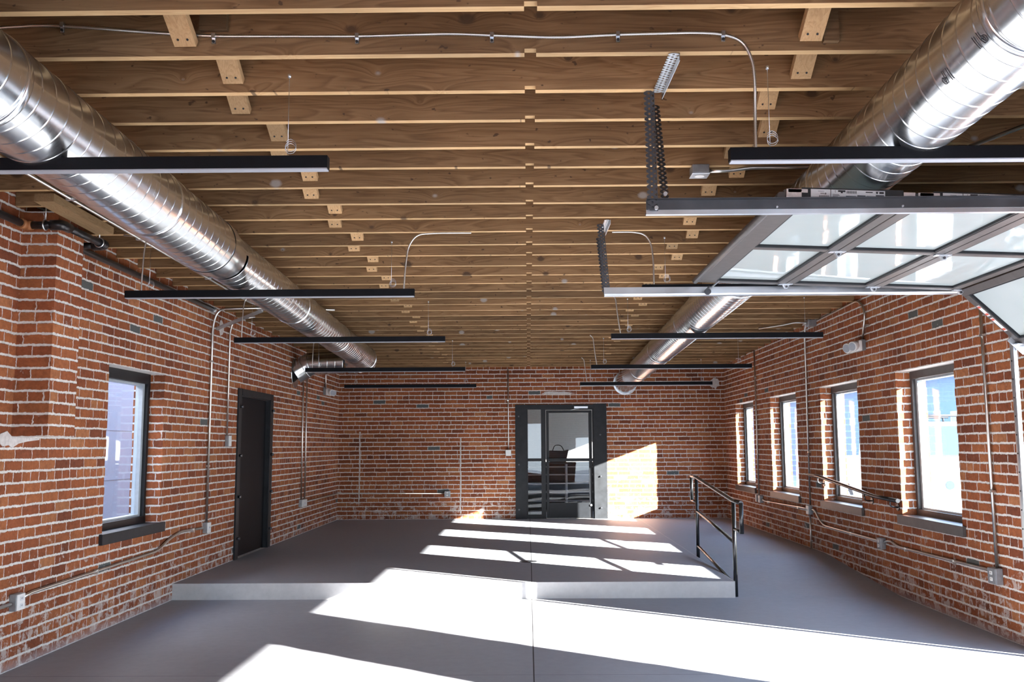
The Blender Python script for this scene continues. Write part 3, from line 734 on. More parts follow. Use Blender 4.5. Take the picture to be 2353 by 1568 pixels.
secs = []
for i in range(3): secs.append(section((sx[i], zdoor(sx[i])), (sx[i + 1], zdoor(sx[i + 1])), i))
secs.append(section((3.17, zdoor(3.165) - .003), (3.60, 2.06), 3))
# bottom weather seal of the lead section and hinge plates
m = MB(); m.tube([(1.245, GY0, 2.555), (1.245, GY1, 2.555)], .022, 10); m.build('weather_seal', 'bronze', gd)
for i in (1, 2, 3):
    x = sx[i]; z = zdoor(x)
    for y in (GY0 + .05, (GY0 + GY1) / 2 - .02, GY1 - .05):
        h = MB(); h.box((x - .05, y - .022, z - .006), (x + .05, y + .022, z - .0005)); h.prism([(x - .02, z - .006), (x + .03, z - .006), (x + .012, z - .036), (x - .004, z - .036)], 1, y - .012, y + .012)
        h = h.build('hinge', 'galv', gd)
        b = MB(); b.cyl((x + .004, y - .018, z - .022), (x + .004, y + .018, z - .022), .008, 10); b.build('hinge_pin', 'darksteel', h)
m = MB(); m.cyl((1.335, GY1 - .06, 2.50), (1.335, GY1 + .012, 2.50), .006); m.cyl((1.335, GY1 - .012, 2.475), (1.335, GY1 + .010, 2.475), .024, 16); m.build('roller', 'darksteel', gd)
m = MB(); m.bar((1.40, GY1 - .10, 2.535), (1.345, GY1 - .03, 2.49), .012, .006); m.build('roller_bracket', 'galv', gd)
# stickers on the tilted section
f4, P4, l4 = secs[3]
for s0, s1, lab in ((.17, .28, 0), (.30, .44, 1)):
    st = MB(); v = [P4(s0, GY1 - .060, -.0012), P4(s1, GY1 - .060, -.0012), P4(s1, GY1 - .020, -.0012), P4(s0, GY1 - .020, -.0012), P4(s0, GY1 - .060, 0), P4(s1, GY1 - .060, 0), P4(s1, GY1 - .020, 0), P4(s0, GY1 - .020, 0)]
    st.add(v, [(0, 3, 2, 1), (4, 5, 6, 7), (0, 1, 5, 4), (1, 2, 6, 5), (2, 3, 7, 6), (3, 0, 4, 7)]); st = st.build('warning_sticker', 'sticker', f4)
    rb = MB()
    for a in (s0 + .008, s1 - .028):
        v = [P4(a, GY1 - .058, -.0024), P4(a + .018, GY1 - .058, -.0024), P4(a + .018, GY1 - .022, -.0024), P4(a, GY1 - .022, -.0024)]
        rb.add(v + [q + Vector((0, 0, .001)) for q in v], [(0, 3, 2, 1), (4, 5, 6, 7), (0, 1, 5, 4), (1, 2, 6, 5), (2, 3, 7, 6), (3, 0, 4, 7)])
    rb.build('red_stripe', 'red', st)
m = MB(); v0 = P4(l4 - .09, GY1 - .01, -.004); m.bar(v0, P4(l4 + .06, GY1 - .01, -.004), .07, .004, (0, 1, 0)); m.bar(P4(l4 - .02, GY1 - .06, -.01), P4(l4 - .02, GY1 + .02, -.01), .05, .008); m.build('bottom_bracket', 'galv', gd)

# tracks
def track(y, sgn, lab):
    t = thing('door_track', lab, 'track', (2.0, y, 2.45))
    xe = 3.20; z0 = 2.450
    path = [Vector((TX0, 0, z0)), Vector((xe, 0, z0))]
    for k in range(1, 9):
        a = PI / 2 * k / 8; path.append(Vector((xe + .36 * math.sin(a), 0, z0 - .36 * (1 - math.cos(a)))))
    path.append(Vector((xe + .36, 0, ZLO + .0)))
    # C profile: (across Y, normal)
    prof = [(-.002, .052), (-.002, .0), (.018, -.002), (.04, .004), (.044, .016), (.041, .016), (.037, .008), (.018, .003), (.003, .004), (.003, .052)]
    m = MB(); vs = []; n = len(prof)
    for i, p in enumerate(path):
        d = (path[min(i + 1, len(path) - 1)] - path[max(i - 1, 0)]).normalized(); nn = Vector((-d.z, 0, d.x)); 
        if i == 0 or nn.z > 0: pass
        for a, b in prof: vs.append(Vector((p.x, y + sgn * a, p.z)) + nn * b)
    fs = [(i * n + k, i * n + (k + 1) % n, (i + 1) * n + (k + 1) % n, (i + 1) * n + k) for i in range(len(path) - 1) for k in range(n)]
    fs += [tuple(range(n)), tuple(range((len(path) - 1) * n, len(path) * n))]
    m.add(vs, fs); m.build('rail_channel', 'galv', t)
    m = MB(); yo = y - sgn * .004; m.box((TX0, yo - .002, z0 + .022), (xe, yo + .002, z0 + .072)); m.box((TX0, yo - .002 if sgn > 0 else yo, z0 + .068), (xe, yo + .0 - sgn * .03, z0 + .072)); m.build('stiffener_angle', 'darksteel' if sgn > 0 else 'galv', t)
    for x in (.62, 1.2, 1.8, 2.4):
        b = MB(); b.cyl((x, yo - .002, z0 + .030), (x, yo - sgn * .008 - .002, z0 + .030), .005, 8); b.build('bolt', 'galv', t)
    if sgn < 0:
        for k in range(14):
            z = 1.95 - .135 * k
            b = MB(); b.cyl((xe + .36 - .001, y - .02, z), (xe + .36 - .004, y - .02, z), .006, 8); b.build('slot', 'rubber', t)
    return t
# perforated hanger bars with punched holes
def perforated(p0, p1, side, w, parent, name, mat, hole=.0062, pitch=.025, flange=None):
    p0, p1 = Vector(p0), Vector(p1); d = (p1 - p0); ln = d.length; d.normalize(); s = Vector(side).normalized(); n = d.cross(s)
    nh = int((ln - .01) / pitch); st = ln / nh; t = .003; mb = MB(); K = 8
    for i in range(nh):
        c = p0 + d * (i + .5) * st
        outer = []
        for k in range(K):
            a = 2 * PI * (k + .5) / K; ca, sa = math.cos(a), math.sin(a)
            f = 1 / max(abs(ca), abs(sa)); outer.append(c + d * ca * f * st / 2 + s * sa * f * w / 2)
        inner = [c + d * math.cos(2 * PI * (k + .5) / K) * hole + s * math.sin(2 * PI * (k + .5) / K) * hole for k in range(K)]
        vs = [q + n * h for h in (-t / 2, t / 2) for q in outer + inner]
        fs = []
        for k in range(K):
            k2 = (k + 1) % K
            fs += [(k, k2, K + k2, K + k), (2 * K + k, 3 * K + k, 3 * K + k2, 2 * K + k2), (K + k, K + k2, 3 * K + k2, 3 * K + k), (k, 2 * K + k, 2 * K + k2, k2)]
        mb.add(vs, fs)
    if flange is not None:
        fl = Vector(flange); e = p0 + s * w / 2
        vs = [e + n * -t / 2, e + n * t / 2, e + fl + n * t / 2, e + fl - n * t / 2]; vs += [q + d * ln for q in vs]
        a = e; b = e + fl; tt = s * t
        vs = [a, a + tt, b + tt, b]; vs += [q + d * ln for q in vs]
        mb.add(vs, [(0, 1, 2, 3), (7, 6, 5, 4), (0, 4, 5, 1), (1, 5, 6, 2), (2, 6, 7, 3), (3, 7, 4, 0)])
    return mb.build(name, mat, parent)
tn = track(4.335, 1, 'near galvanised overhead door track hung from a dark perforated angle')
tf = track(6.80, -1, 'far galvanised overhead door track running down to the floor')
hg = thing('track_hanger', 'dark perforated angle bracket holding the near door track', 'bracket', (.58, 4.32, 2.45))
perforated((.597, 4.318, zj(4.318) - .002), (.604, 4.318, 2.466), (1, 0, 0), .048, hg, 'upright', 'darksteel', flange=(0, .04, 0))
perforated((.655, 4.50, zj(4.5) - .003), (.668, 4.345, 2.530), (1, 0, 0), .040, hg, 'diagonal_brace', 'darksteel')
perforated((.655, 3.90, zj(3.9) - .004), (.640, 4.335, zj(4.335) - .004), (1, 0, 0), .045, hg, 'ceiling_bar', 'galv', flange=(0, 0, -.035))
for p in ((.62, 4.312, 2.475), (.668, 4.335, 2.55)):
    b = MB(); b.cyl(p, (p[0], p[1] - .012, p[2]), .010, 8); b.build('bolt', 'galv', hg)
hf = thing('track_hanger', 'perforated angle bracket holding the far door track', 'bracket', (.58, 6.83, 2.45))
perforated((.555, 6.825, zj(6.83) - .003), (.598, 6.825, 2.470), (1, 0, 0), .050, hf, 'upright', 'darksteel', flange=(0, .035, 0))
perforated((.545, 6.86, zj(6.86) - .1), (.585, 6.845, 2.49), (1, 0, 0), .040, hf, 'diagonal_brace', 'darksteel')
perforated((.60, 6.70, zj(6.7) - .004), (.592, 7.06, zj(7.06) - .004), (1, 0, 0), .042, hf, 'ceiling_bar', 'galv', flange=(0, 0, -.03))
# jamb seals of the door opening
m = MB(); m.box((XR - .0, 6.77, ZLO), (XR + .10, 6.828, 2.09)); m.box((XR + .0, 4.362, ZLO), (XR + .10, 4.41, 2.09)); m.box((XR, 4.41, 2.04), (XR + .1, 6.77, 2.095))
tag(m.build('trim_8', 'bronze'), 'dark frame of the overhead door opening', kind='structure')

# ------------------------------------------------------------------ conduits and electrical boxes
XLC, XRC, YBC = XL + .022, XR - .022, YB - .022
RC = .0122
def LP(y, z): k = (XLC) / -3.5; return (XLC, y * k, 1.35 + (z - 1.35) * k)
def RP(y, z, dx=0): k = (XRC) / 3.6; return (XRC - dx, y * k, 1.35 + (z - 1.35) * k)
def conduit(name, label, pts, straps=(), corner=.12, r=RC, mat='emt', axis='x', sgn=1):
    t = thing(name, label, 'conduit', pts[len(pts) // 2])
    m = MB(); m.tube(rounded(pts, corner, 8), r, 10); m.build('tube', mat, t)
    for p in straps:
        s = MB(); x, y, z = p
        if axis == 'x': s.box((x - sgn * (r + .0035), y - r * 2.4, z - .009), (x + sgn * (r + .004), y + r * 1.25, z + .009))
        elif axis == 'xh': s.box((x - sgn * (r + .0035), y - .009, z - r * 2.2), (x + sgn * (r + .004), y + .009, z + r * 1.25))
        else: s.box((x - r * 2.4, y - r - .0035, z - .009), (x + r * 1.25, y + r + .004, z + .009))
        s.build('strap', mat, t)
    return t
def outlet(label, p, face, size=(.075, .115, .05), sockets=2, cover='white'):
    # p: centre on the wall; face: 'x+', 'x-', 'y-' direction into the room
    t = thing('outlet_box', label, 'outlet', p); w, h, dp = size; x, y, z = p
    def bx(mb, u0, u1, d0, d1, z0, z1):
        if face == 'x+': mb.box((x + d0, y + u0, z + z0), (x + d1, y + u1, z + z1))
        elif face == 'x-': mb.box((x - d0, y + u0, z + z0), (x - d1, y + u1, z + z1))
        else: mb.box((x + u0, y - d0, z + z0), (x + u1, y - d1, z + z1))
    m = MB(); bx(m, -w / 2, w / 2, 0, dp, -h / 2, h / 2); m.build('box_body', 'box', t, .004)
    m = MB(); bx(m, -w / 2 + .003, w / 2 - .003, dp, dp + .007, -h / 2 + .003, h / 2 - .003); c = m.build('cover_plate', cover, t, .003)
    for k in range(sockets):
        m = MB(); zz = (.024 if k == 0 else -.024) if sockets == 2 else 0
        bx(m, -.017, .017, dp + .0068, dp + .011, zz - .014, zz + .014); s = m.build('socket', 'white' if cover != 'white' else 'sticker', c, .005)
        m = MB(); bx(m, -.008, -.005, dp + .0105, dp + .0118, zz - .004, zz + .007); bx(m, .005, .008, dp + .0105, dp + .0118, zz - .004, zz + .007); m.build('slot', 'rubber', s)
    return t
# left wall
XW = XL + .001
pB = LP(10.16, .486)
conduit('conduit', 'tall steel conduit on the left wall bending up under the joists near the strut', [LP(10.16, .545), LP(10.16, 2.70), (XLC + .05, LP(10.16, 2.7)[1], 2.90), (-2.95, LP(10.16, 0)[1] + .02, zj(10.28) - .03)], [LP(10.16, z) for z in (1.15, 2.3)], .25)
outlet('grey outlet box on the left wall at the foot of the tall conduit', (XW, pB[1], pB[2]), 'x+', (.11, .115, .05), 1)
pA = LP(6.43, .31)
conduit('conduit', 'long steel conduit low on the left wall sloping to the near outlet', [LP(10.06, .49), LP(9.42, .512), LP(9.12, .465), LP(8.83, .381), LP(6.62, .345), LP(6.52, .33)], [LP(9.75, .50), LP(7.6, .362)], .1, axis='xh')
conduit('conduit', 'short conduit leaving the near left outlet towards the camera', [LP(6.36, .305), LP(5.2, .30)], (), axis='xh')
outlet('white duplex outlet on a grey box, low on the left wall nearest the camera', (XW, pA[1], pA[2]), 'x+', (.105, .115, .05), 2)
pT = LP(10.80, 1.425)
conduit('conduit', 'thin conduit on the left wall dropping to the thermostat', [LP(10.76, 1.49), LP(10.76, 2.72), (XLC + .04, LP(10.76, 0)[1], 2.86), (-3.25, LP(10.78, 0)[1], zj(10.9) - .035)], [LP(10.76, 1.9)], .2, .010, 'emt')
outlet('small white thermostat on the left wall beside the black door', (XW, pT[1], pT[2]), 'x+', (.09, .13, .045), 0)
pC = LP(14.47, .488)
conduit('conduit', 'left one of the paired conduits below the duct flange on the left wall', [LP(14.37, .53), LP(14.37, 2.66)], [LP(14.37, 1.1), LP(14.37, 1.9)], r=.011)
conduit('conduit', 'right one of the paired conduits below the duct flange on the left wall', [LP(14.60, .53), LP(14.60, 2.66)], [LP(14.60, 1.1), LP(14.60, 1.9)], r=.011)
outlet('wide grey outlet box on the left wall under the paired conduits', (XW, pC[1], pC[2]), 'x+', (.32, .115, .05), 1)
conduit('conduit', 'conduit running low round the back left corner to the back wall outlet', [(XLC, pC[1] + .16, .485), (XLC, YBC, .49), (-1.58, YBC, .475)], [(-2.3, YBC, .48)], .05, r=.011, axis='y')
outlet('grey duplex outlet on the back wall left of the entry door', (-1.505, YB - .001, .468), 'y-', (.11, .11, .05), 2, 'box')
st = thing('strut_brace', 'galvanised diagonal strut from the left wall up to the joists', 'brace', (-3.3, 10.6, 2.8))
m = MB(); a, b = Vector((XL + .004, 10.45, 2.70)), Vector((-3.02, 10.40, zj(10.4) - .045)); m.bar(a, b, .036, .036); m.build('channel', 'galv', st, .003)
m = MB(); m.box((-3.07, 10.34, zj(10.4) - .04), (-2.95, 10.44, zj(10.4) - .008)); m.build('foot_clip', 'galv', st)
# conduit under the joists on the left
pts = [(-3.025, 3.3, zj(3.3) - .032), (-3.025, 9.9, zj(9.9) - .032), (-2.98, 10.25, zj(10.25) - .032), (-2.55, 10.42, zj(10.42) - .034), (-2.2, 10.44, zj(10.44) - .034)]
t = conduit('conduit', 'long conduit under the joists beside the left duct', pts, (), .15, .0125)
for y in (5.95, 7.05, 8.6):
    s = MB(); s.box((-3.05, y - .012, zj(y) - .047), (-2.985, y + .012, zj(y) - .004)); s.build('strap', 'galv', t)
# emergency lights
def emergency(label, p, face):
    t = thing('emergency_light', label, 'emergency light', p); x, y, z = p; s = 1 if face == 'x+' else -1
    m = MB(); m.box((x, y - .10, z - .05), (x + s * .06, y + .13, z + .07)); m.build('back_box', 'box', t, .006)
    m = MB(); m.box((x + s * .06, y - .16, z - .06), (x + s * .10, y + .14, z + .055)); b = m.build('housing', 'white', t, .012)
    for dy in (-.10, .08):
        m = MB(); m.tube([(x + s * .09, y + dy, z + .0), (x + s * .12, y + dy - .02, z + .0), (x + s * .165, y + dy - .05, z - .015), (x + s * .17, y + dy - .053, z - .016)], .05, 16, True, 0, [.025, .05, .056, .05]); h = m.build('lamp_head', 'white', t)
        m = MB(); m.cyl((x + s * .168, y + dy - .052, z - .016), (x + s * .174, y + dy - .056, z - .017), .044, 16); m.build('lens', 'lens', h)
    return t
pe = LP(15.954, 2.291); emergency('white twin-head emergency light on the left wall by the back corner', (XW, pe[1], pe[2]), 'x+')
conduit('conduit', 'short conduit above the emergency light in the back left corner', [(XLC, pe[1], pe[2] + .072), (XLC, pe[1], zj(pe[1]) - .006)], ())
# right wall
XV = XR - .001
pe = RP(9.932, 2.394); emergency('white twin-head emergency light on the right wall between two windows', (XV, pe[1], pe[2]), 'x-')
conduit('conduit', 'conduit arching along the top of the right wall to the emergency light', [(XRC, pe[1] - .06, pe[2] + .072), RP(9.75, 2.77), RP(9.95, 2.905), RP(11.38, 2.872)], [RP(9.73, 2.6), RP(10.9, 2.886)], .22, .0115)
pj = RP(11.52, 2.87)
t = thing('junction_box', 'small grey junction box where right wall meets the joists', 'junction box', (XR - .06, pj[1], pj[2]))
m = MB(); m.box((XR - .10, pj[1] - .05, pj[2] - .05), (XR - .001, pj[1] + .05, pj[2] + .035)); m.build('box_body', 'box', t, .005)
m = MB(); m.box((XR - .107, pj[1] - .052, pj[2] - .052), (XR - .1, pj[1] + .052, pj[2] + .037)); m.build('cover_plate', 'galv', t)
conduit('conduit', 'bent conduit from the right wall junction box out under the joists', [(XR - .108, pj[1] + .03, pj[2]), (XR - .25, pj[1] + .05, pj[2] + .01), (XR - .38, pj[1] + .15, zj(pj[1]) - .03), (XR - .62, pj[1] + .42, zj(pj[1] + .4) - .03)], (), .08, .0115)
conduit('conduit', 'tall conduit on the right wall from junction box to outlet, left of the handrail', [(XR - .05, pj[1] + .055, pj[2] - .01), (XR - .04, RP(11.9, 2.7)[1] - .08, 2.88), RP(11.92, 2.72), RP(11.97, .58)], [RP(11.94, z) for z in (1.25, 2.2)], .1, .0115)
conduit('conduit', 'short conduit from the tall conduit outlet down to the ramp', [RP(12.0, .455), RP(12.0, -.0)], [RP(12.0, .13)], r=.0115)
p1 = RP(12.0, .516); outlet('outlet box on the right wall at the foot of the tall conduit', (XV, p1[1], p1[2]), 'x-', (.11, .115, .05), 1)
conduit('conduit', 'conduit on the right wall between the two farthest windows', [RP(14.6, .575), RP(14.6, 2.86)], [RP(14.6, z) for z in (1.2, 2.4)], r=.0115)
p2 = RP(14.68, .515); outlet('pale wall box left of the twin boxes on the right wall under the far windows', (XV, p2[1], p2[2]), 'x-', (.075, .115, .05), 1)
p2b = RP(14.47, .512); outlet('grey outlet box right of the twin boxes on the right wall under the far windows', (XV, p2b[1], p2b[2]), 'x-', (.10, .115, .055), 1)
conduit('conduit', 'low conduit on the right wall below the second farthest window', [RP(14.40, .508), RP(14.25, .494), RP(12.3, .524), RP(12.07, .524)], [RP(14.05, .50), RP(12.5, .52)], .1, .0115, axis='xh', sgn=-1)
p3 = RP(9.60, .343); outlet('grey outlet box low on the right wall below the handrail end', (XV, p3[1], p3[2]), 'x-', (.105, .115, .05), 2, 'box')
conduit('conduit', 'conduit on the right wall dropping from the tall-conduit outlet to the next box', [RP(11.93, .525), RP(11.8, .531), RP(11.64, .43), RP(11.45, .366), RP(9.70, .36), RP(9.65, .355)], [RP(10.5, .362)], .1, .0115, axis='xh', sgn=-1)
p4 = RP(7.29, .335); outlet('grey duplex outlet low on the right wall under the near vertical conduit', (XV, p4[1], p4[2]), 'x-', (.125, .125, .055), 2, 'box')
conduit('conduit', 'low conduit on the right wall running to the near outlet', [RP(9.54, .36), RP(9.40, .391), RP(9.18, .352), RP(7.40, .366), RP(7.36, .362)], [RP(9.0, .353), RP(8.0, .36)], .08, .0115, axis='xh', sgn=-1)
conduit('conduit', 'thick vertical conduit on the right wall near the overhead door', [RP(7.275, .40), RP(7.285, 2.95)], [RP(7.278, .98), RP(7.282, 2.2)], r=.0125)
# back wall
conduit('conduit', 'vertical conduit on the back wall left of the entry door', [(-.362, YBC, 1.275), (-.368, YBC, zj(YB) - .012)], [(-.364, YBC, 2.2)], r=.010, axis='y')
outlet('white switch box on the back wall left of the entry door', (-.366, YB - .001, 1.222), 'y-', (.105, .115, .05), 0)
# ceiling octagon box with conduit
jy = JY[6]; zb = zj(jy) - .002
ob = thing('junction_box', 'square grey junction box under the joists near the overhead door', 'junction box', (1.055, jy - .02, zb))
m = MB(); m.box((1.005, jy - .075, zb - .055), (1.108, jy + .030, zb)); m.build('box_body', 'box', ob, .006)
m = MB(); m.box((1.002, jy - .078, zb - .061), (1.111, jy + .033, zb - .055)); c = m.build('cover_plate', 'galv', ob, .003)
m = MB(); m.cyl((1.056, jy - .022, zb - .061), (1.056, jy - .022, zb - .0635), .03, 18); m.build('knockout', 'white', c)
conduit('conduit', 'bent conduit from the ceiling junction box to the right duct', [(1.11, jy - .02, zb - .028), (1.25, jy - .02, zb - .026), (1.36, jy - .03, zb - .012), (1.52, jy - .035, zb - .0135), (2.1, jy - .04, zb - .0135)], (), .1, .0118)
conduit('conduit', 'conduit angling down beside the right duct at the photo edge', [(2.48, 5.15, zj(5.15) - .03), (2.65, 4.75, zj(4.75) - .03), (2.9, 4.3, zj(4.3) - .03)], (), .1, .0118)

# black iron gas pipe at the upper left -------------------------------------
gp = thing('gas_pipe', 'black iron pipe stepping round the brick pilaster at upper left', 'pipe', (XL + .2, 6.5, 2.9))
zg = 2.905; yf_ = 6.30; xo = XL + .31
m = MB(); m.tube(rounded([(XL + .055, 4.2, zg + .01), (XL + .055, yf_ - .03, zg)], .03), .026, 14); m.build('pipe_run', 'pipe', gp)
m = MB(); m.tube([(XL + .055, yf_ - .075, zg), (XL + .055, yf_ - .02, zg)], .036, 14); m.tube(rounded([(XL + .055, yf_ - .03, zg), (XL + .055, yf_, zg), (XL + .10, yf_, zg)], .05), .034, 14); m.build('elbow_fitting', 'brass', gp)
m = MB(); m.tube([(XL + .10, yf_, zg), (xo - .03, yf_, zg)], .027, 14); m.build('pipe_run', 'pipe', gp)
m = MB(); m.tube(rounded([(xo - .08, yf_, zg), (xo, yf_, zg), (xo, yf_ + .10, zg)], .06), .036, 14); m.build('elbow_fitting', 'pipe', gp)
m = MB(); m.tube([(xo, yf_ + .06, zg), (xo, 6.93, zg)], .027, 14); m.build('pipe_run', 'pipe', gp)
m = MB(); m.tube(rounded([(xo, 6.88, zg), (xo, 6.97, zg), (xo - .1, 6.97, zg)], .05), .037, 14); m.build('elbow_fitting', 'pipe', gp)
m = MB(); m.tube(rounded([(xo - .06, 6.97, zg), (XL + .06, 6.97, zg), (XL + .06, 10.15, zg - .025)], .06), .026, 14); m.build('pipe_run', 'pipe', gp)
m = MB(); m.cyl((XL + .06, 10.13, zg - .025), (XL + .06, 10.19, zg - .025), .033, 14); m.build('end_cap', 'galv', gp)
for x, y in ((xo - .12, yf_), (xo, 6.86)):
    m = MB(); m.cyl((x, y, zg + .03), (x, y, zj(y) + .05 if y < 6.5 else zj(y) - .002), .005, 8); m.tube([(x + .034 * math.sin(a) * (1 if y > 6.5 else 0), y + .034 * math.sin(a) * (1 if y < 6.5 else 0), zg + .034 * math.cos(a)) for a in [2 * PI * k / 16 for k in range(17)]], .006, 6, False); m.build('hanger', 'galv', gp)

# ------------------------------------------------------------------ railings
xr = 2.07; rr = .021
rl = thing('ramp_railing', 'dark pipe railing between the step and the ramp', 'railing', (xr, 10.4, ZLO))
def rt(pts, name, r=rr, c=.03):
    m = MB(); m.tube(rounded(pts, c, 5), r, 14); return m.build(name, 'rail', rl)
yn, yfp = 9.46, 11.50
rt([(xr, yn, ZLO), (xr, yn, .775)], 'post'); rt([(xr, yfp, -.02), (xr, yfp, .945)], 'post')
rt([(xr, 11.84, .955), (xr, yfp + .02, .955), (xr, yn - .02, .785), (xr, 9.12, .785)], 'top_rail', rr, .06)
rt([(xr, 11.84, .955), (xr, 11.84, .655)], 'return_upright', rr); rt([(xr, 11.84, .655), (xr, yfp, .655)], 'return_rail', rr * .8)
rt([(xr, 9.12, .785), (xr, 9.12, .490)], 'return_upright', rr); rt([(xr, 9.12, .505), (xr, yn, .505)], 'return_rail', rr * .8)
rt([(xr, yfp, .545), (xr, yn, .375)], 'middle_rail', rr * .9); rt([(xr, yfp, .125), (xr, yn, -.055)], 'lower_rail', rr * .9)
hr = thing('wall_handrail', 'dark wall handrail sloping across the second right window', 'handrail', (XR, 10.6, .9))
def hp(y, z): k = 1.0105; return (XR - .085, y * k, 1.35 + (z - 1.35) * k)
m = MB(); m.tube(rounded([hp(11.90, .962), hp(11.52, .957), hp(9.66, .812), hp(9.08, .800)], .1, 6), .021, 14); m.build('rail', 'rail', hr)
for y, z in ((11.55, .94), (9.97, .822), (9.28, .80)):
    q = Vector(hp(y, z)); m = MB(); m.tube(rounded([q, q + Vector((0, 0, -.07)), (XR - .01, q.y, q.z - .075)], .04), .007, 8); m.tube([(XR - .012, q.y, q.z - .075), (XR - .001, q.y, q.z - .075)], .036, 16); m.build('bracket', 'rail', hr)
# cleanout cover in the floor
m = MB(); m.tube([(.0, 11.05, 0.), (.0, 11.05, .004)], .10, 36)
co = thing('floor_cleanout', 'round dark cleanout cover set in the raised concrete floor', 'floor cover', (0, 11.05, 0))
m.build('cover', 'darksteel', co)
m = MB(); m.tube([(.0, 11.05, .004), (.0, 11.05, .0055)], .018, 10); m.build('plug', 'galv', co)

# ------------------------------------------------------------------ outdoors
gr = MB(); gr.box((XR + .30, -25, ZLO - .35), (70, 80, ZLO - .06)); gr.box((-60, -25, ZLO - .35), (XL - .30, 80, ZLO - .06)); gr.box((XL - .30, -25, ZLO - .35), (XR + .30, YF - .30, ZLO - .06))
tag(gr.build('ground', 'ground'), 'pale sunlit paving outside', kind='structure')
gz = ZLO - .06
m = MB(); m.box((XL - 2.6, -4, gz), (XL - 2.35, 22, 5.2))
for k in range(7): m.box((XL - 2.352, -4, .2 + k * .7), (XL - 2.345, 22, .212 + k * .7))
nb = m.build('neighbour_wall', 'stucco'); tag(nb, 'white stucco wall outside the left window', 'wall')
bd = thing('neighbour_building', 'pale blue building across the yard seen through the right windows', 'building', (19, 45, gz))
m = MB(); m.box((14, 15, gz), (24, 78, 3.7)); m.build('wall', 'siding', bd)
m = MB(); m.prism([(13.5, 3.7), (24.5, 3.7), (19, 5.2)], 1, 14.5, 78.5); m.build('roof', 'bronze_lt', bd)
for y in (22, 29, 35, 42, 50):
    m = MB(); m.box((13.93, y, .9), (14.0, y + 1.6, 2.4)); f = m.build('window', 'sash', bd)
    m = MB(); m.box((13.915, y + .1, 1.0), (13.94, y + 1.5, 2.3)); m.build('pane', 'carglass', f)
# white pickup truck parked in the yard
tx, ty = 6.75, 15.6
tk = thing('pickup_truck', 'white pickup truck parked outside the nearest right window', 'truck', (tx + .95, ty + 2.6, gz))
def prof(mb, pts, x0, x1): mb.prism(pts, 0, x0, x1)
m = MB(); prof(m, [(ty + .15, gz + .42), (ty, gz + .60), (ty + .02, gz + 1.02), (ty + .25, gz + 1.18), (ty + 1.35, gz + 1.30), (ty + 5.3, gz + 1.32), (ty + 5.35, gz + .5), (ty + 4.9, gz + .42)], tx, tx + 1.9); m.build('body', 'car', tk, .07)
m = MB(); prof(m, [(ty + 1.25, gz + 1.26), (ty + 1.95, gz + 1.98), (ty + 3.5, gz + 2.0), (ty + 3.75, gz + 1.28)], tx + .09, tx + 1.81); m.build('cab', 'car', tk, .05)
m = MB(); m.add([(tx + .22, ty + 1.30, gz + 1.36), (tx + 1.68, ty + 1.30, gz + 1.36), (tx + 1.60, ty + 1.84, gz + 1.90), (tx + .30, ty + 1.84, gz + 1.90), (tx + .22, ty + 1.36, gz + 1.34), (tx + 1.68, ty + 1.36, gz + 1.34), (tx + 1.60, ty + 1.90, gz + 1.88), (tx + .30, ty + 1.90, gz + 1.88)], [(0, 1, 2, 3), (7, 6, 5, 4), (0, 4, 5, 1), (1, 5, 6, 2), (2, 6, 7, 3), (3, 7, 4, 0)]); m.build('windshield', 'carglass', tk)
m = MB(); m.prism([(ty + 1.62, gz + 1.38), (ty + 2.08, gz + 1.88), (ty + 3.35, gz + 1.9), (ty + 3.5, gz + 1.38)], 0, tx + .075, tx + .10); m.build('side_glass', 'carglass', tk)
m = MB(); m.box((tx + .5, ty - .015, gz + .70), (tx + 1.4, ty + .1, gz + 1.0)); m.build('grille', 'plate', tk, .02)
for x in (tx + .10, tx + 1.45):
    m = MB(); m.box((x, ty - .02, gz + .76), (x + .35, ty + .2, gz + 1.0)); h = m.build('headlight', 'lens', tk, .04)
    m = MB(); m.cyl((x + .17, ty - .035, gz + .88), (x + .17, ty - .0, gz + .88), .075, 16); m.build('reflector', 'carglass', h)
m = MB(); m.box((tx + .05, ty - .09, gz + .42), (tx + 1.85, ty + .1, gz + .66)); m.build('bumper', 'car', tk, .05)
for x in (tx - .005, tx + 1.68):
    for y in (ty + 1.0, ty + 4.2):
        m = MB(); m.cyl((x, y, gz + .38), (x + .23, y, gz + .38), .38, 28); wh = m.build('wheel', 'rubber', tk)
        m = MB(); m.cyl((x - .012, y, gz + .38), (x + .24, y, gz + .38), .22, 20); m.build('hub', 'galv', wh)
for y in (ty + 2.1, ty + 3.3):
    m = MB(); m.cyl((tx + .1, y, gz + 2.1), (tx + 1.8, y, gz + 2.1), .025, 8); m.cyl((tx + .2, y, gz + 1.97), (tx + .2, y, gz + 2.1), .02, 8); m.cyl((tx + 1.7, y, gz + 1.97), (tx + 1.7, y, gz + 2.1), .02, 8); m.build('roof_rack', 'plate', tk)
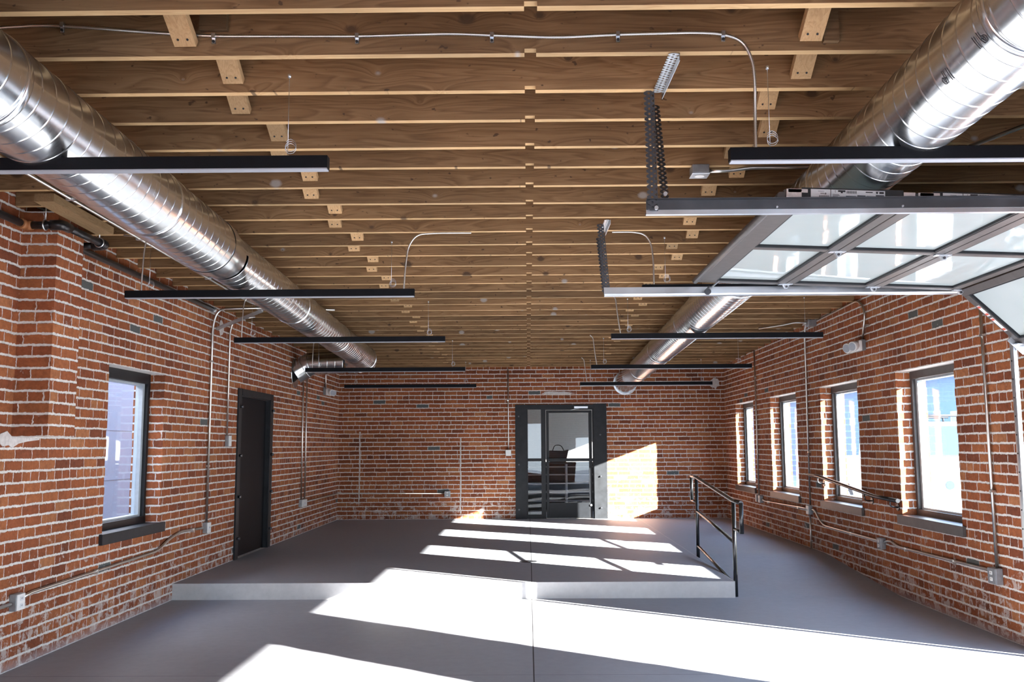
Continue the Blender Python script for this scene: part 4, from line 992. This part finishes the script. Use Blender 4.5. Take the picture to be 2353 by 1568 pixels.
convert_text()

# ------------------------------------------------------------------ light
sun = bpy.data.lights.new('sun', 'SUN'); sun.energy = SUN_E = 25.0; sun.angle = math.radians(.55); sun.color = (1., .955, .895)
so = bpy.data.objects.new('sun', sun); C.objects.link(so); so.location = (20, -10, 15)
so.rotation_euler = Vector((-1, .72, -.375)).to_track_quat('-Z', 'Y').to_euler()
w = bpy.data.worlds.new('sky'); sc.world = w; w.use_nodes = True; nt = w.node_tree
bgn = nt.nodes['Background']
tc = N(nt, 'ShaderNodeTexCoord'); sp = N(nt, 'ShaderNodeSeparateXYZ'); L(nt, tc.outputs['Generated'], sp.inputs[0])
L(nt, ramp(nt, sp.outputs[2], [(0., (.80, .90, 1.)), (.25, (.55, .74, 1.)), (1., (.28, .50, .95))]), bgn.inputs[0])
bgn.inputs[1].default_value = 2.4

# ------------------------------------------------------------------ camera
F, CX, CY, HC = 2120., 1195., 784., 1.35
Yc = Vector(((1213 - CX) / F, -(1025 - CY) / F, -1.)).normalized()
Zc = Vector((-.0056, 1., 0.)); Zc.z = -(Zc.x * Yc.x + Zc.y * Yc.y) / Yc.z; Zc.normalize()
Xc = Yc.cross(Zc)
cam = bpy.data.cameras.new('camera'); cam.sensor_width = 36.; cam.lens = F / 2353 * 36.; cam.shift_x = (1176.5 - CX) / 2353
cam.clip_end = 300
co_ = bpy.data.objects.new('camera', cam); C.objects.link(co_)
co_.matrix_world = Matrix(((Xc.x, Xc.y, Xc.z, 0), (Yc.x, Yc.y, Yc.z, 0), (Zc.x, Zc.y, Zc.z, HC), (0, 0, 0, 1)))
sc.camera = co_
sc.view_settings.view_transform = 'Standard'; sc.view_settings.look = 'None'; sc.view_settings.exposure = 2.2; sc.view_settings.gamma = 1.
sc.cycles.max_bounces = 10; sc.cycles.diffuse_bounces = 6; sc.cycles.glossy_bounces = 4; sc.cycles.transparent_max_bounces = 12
sc.cycles.caustics_reflective = False; sc.cycles.caustics_refractive = False
sc.cycles.sample_clamp_indirect = 8.
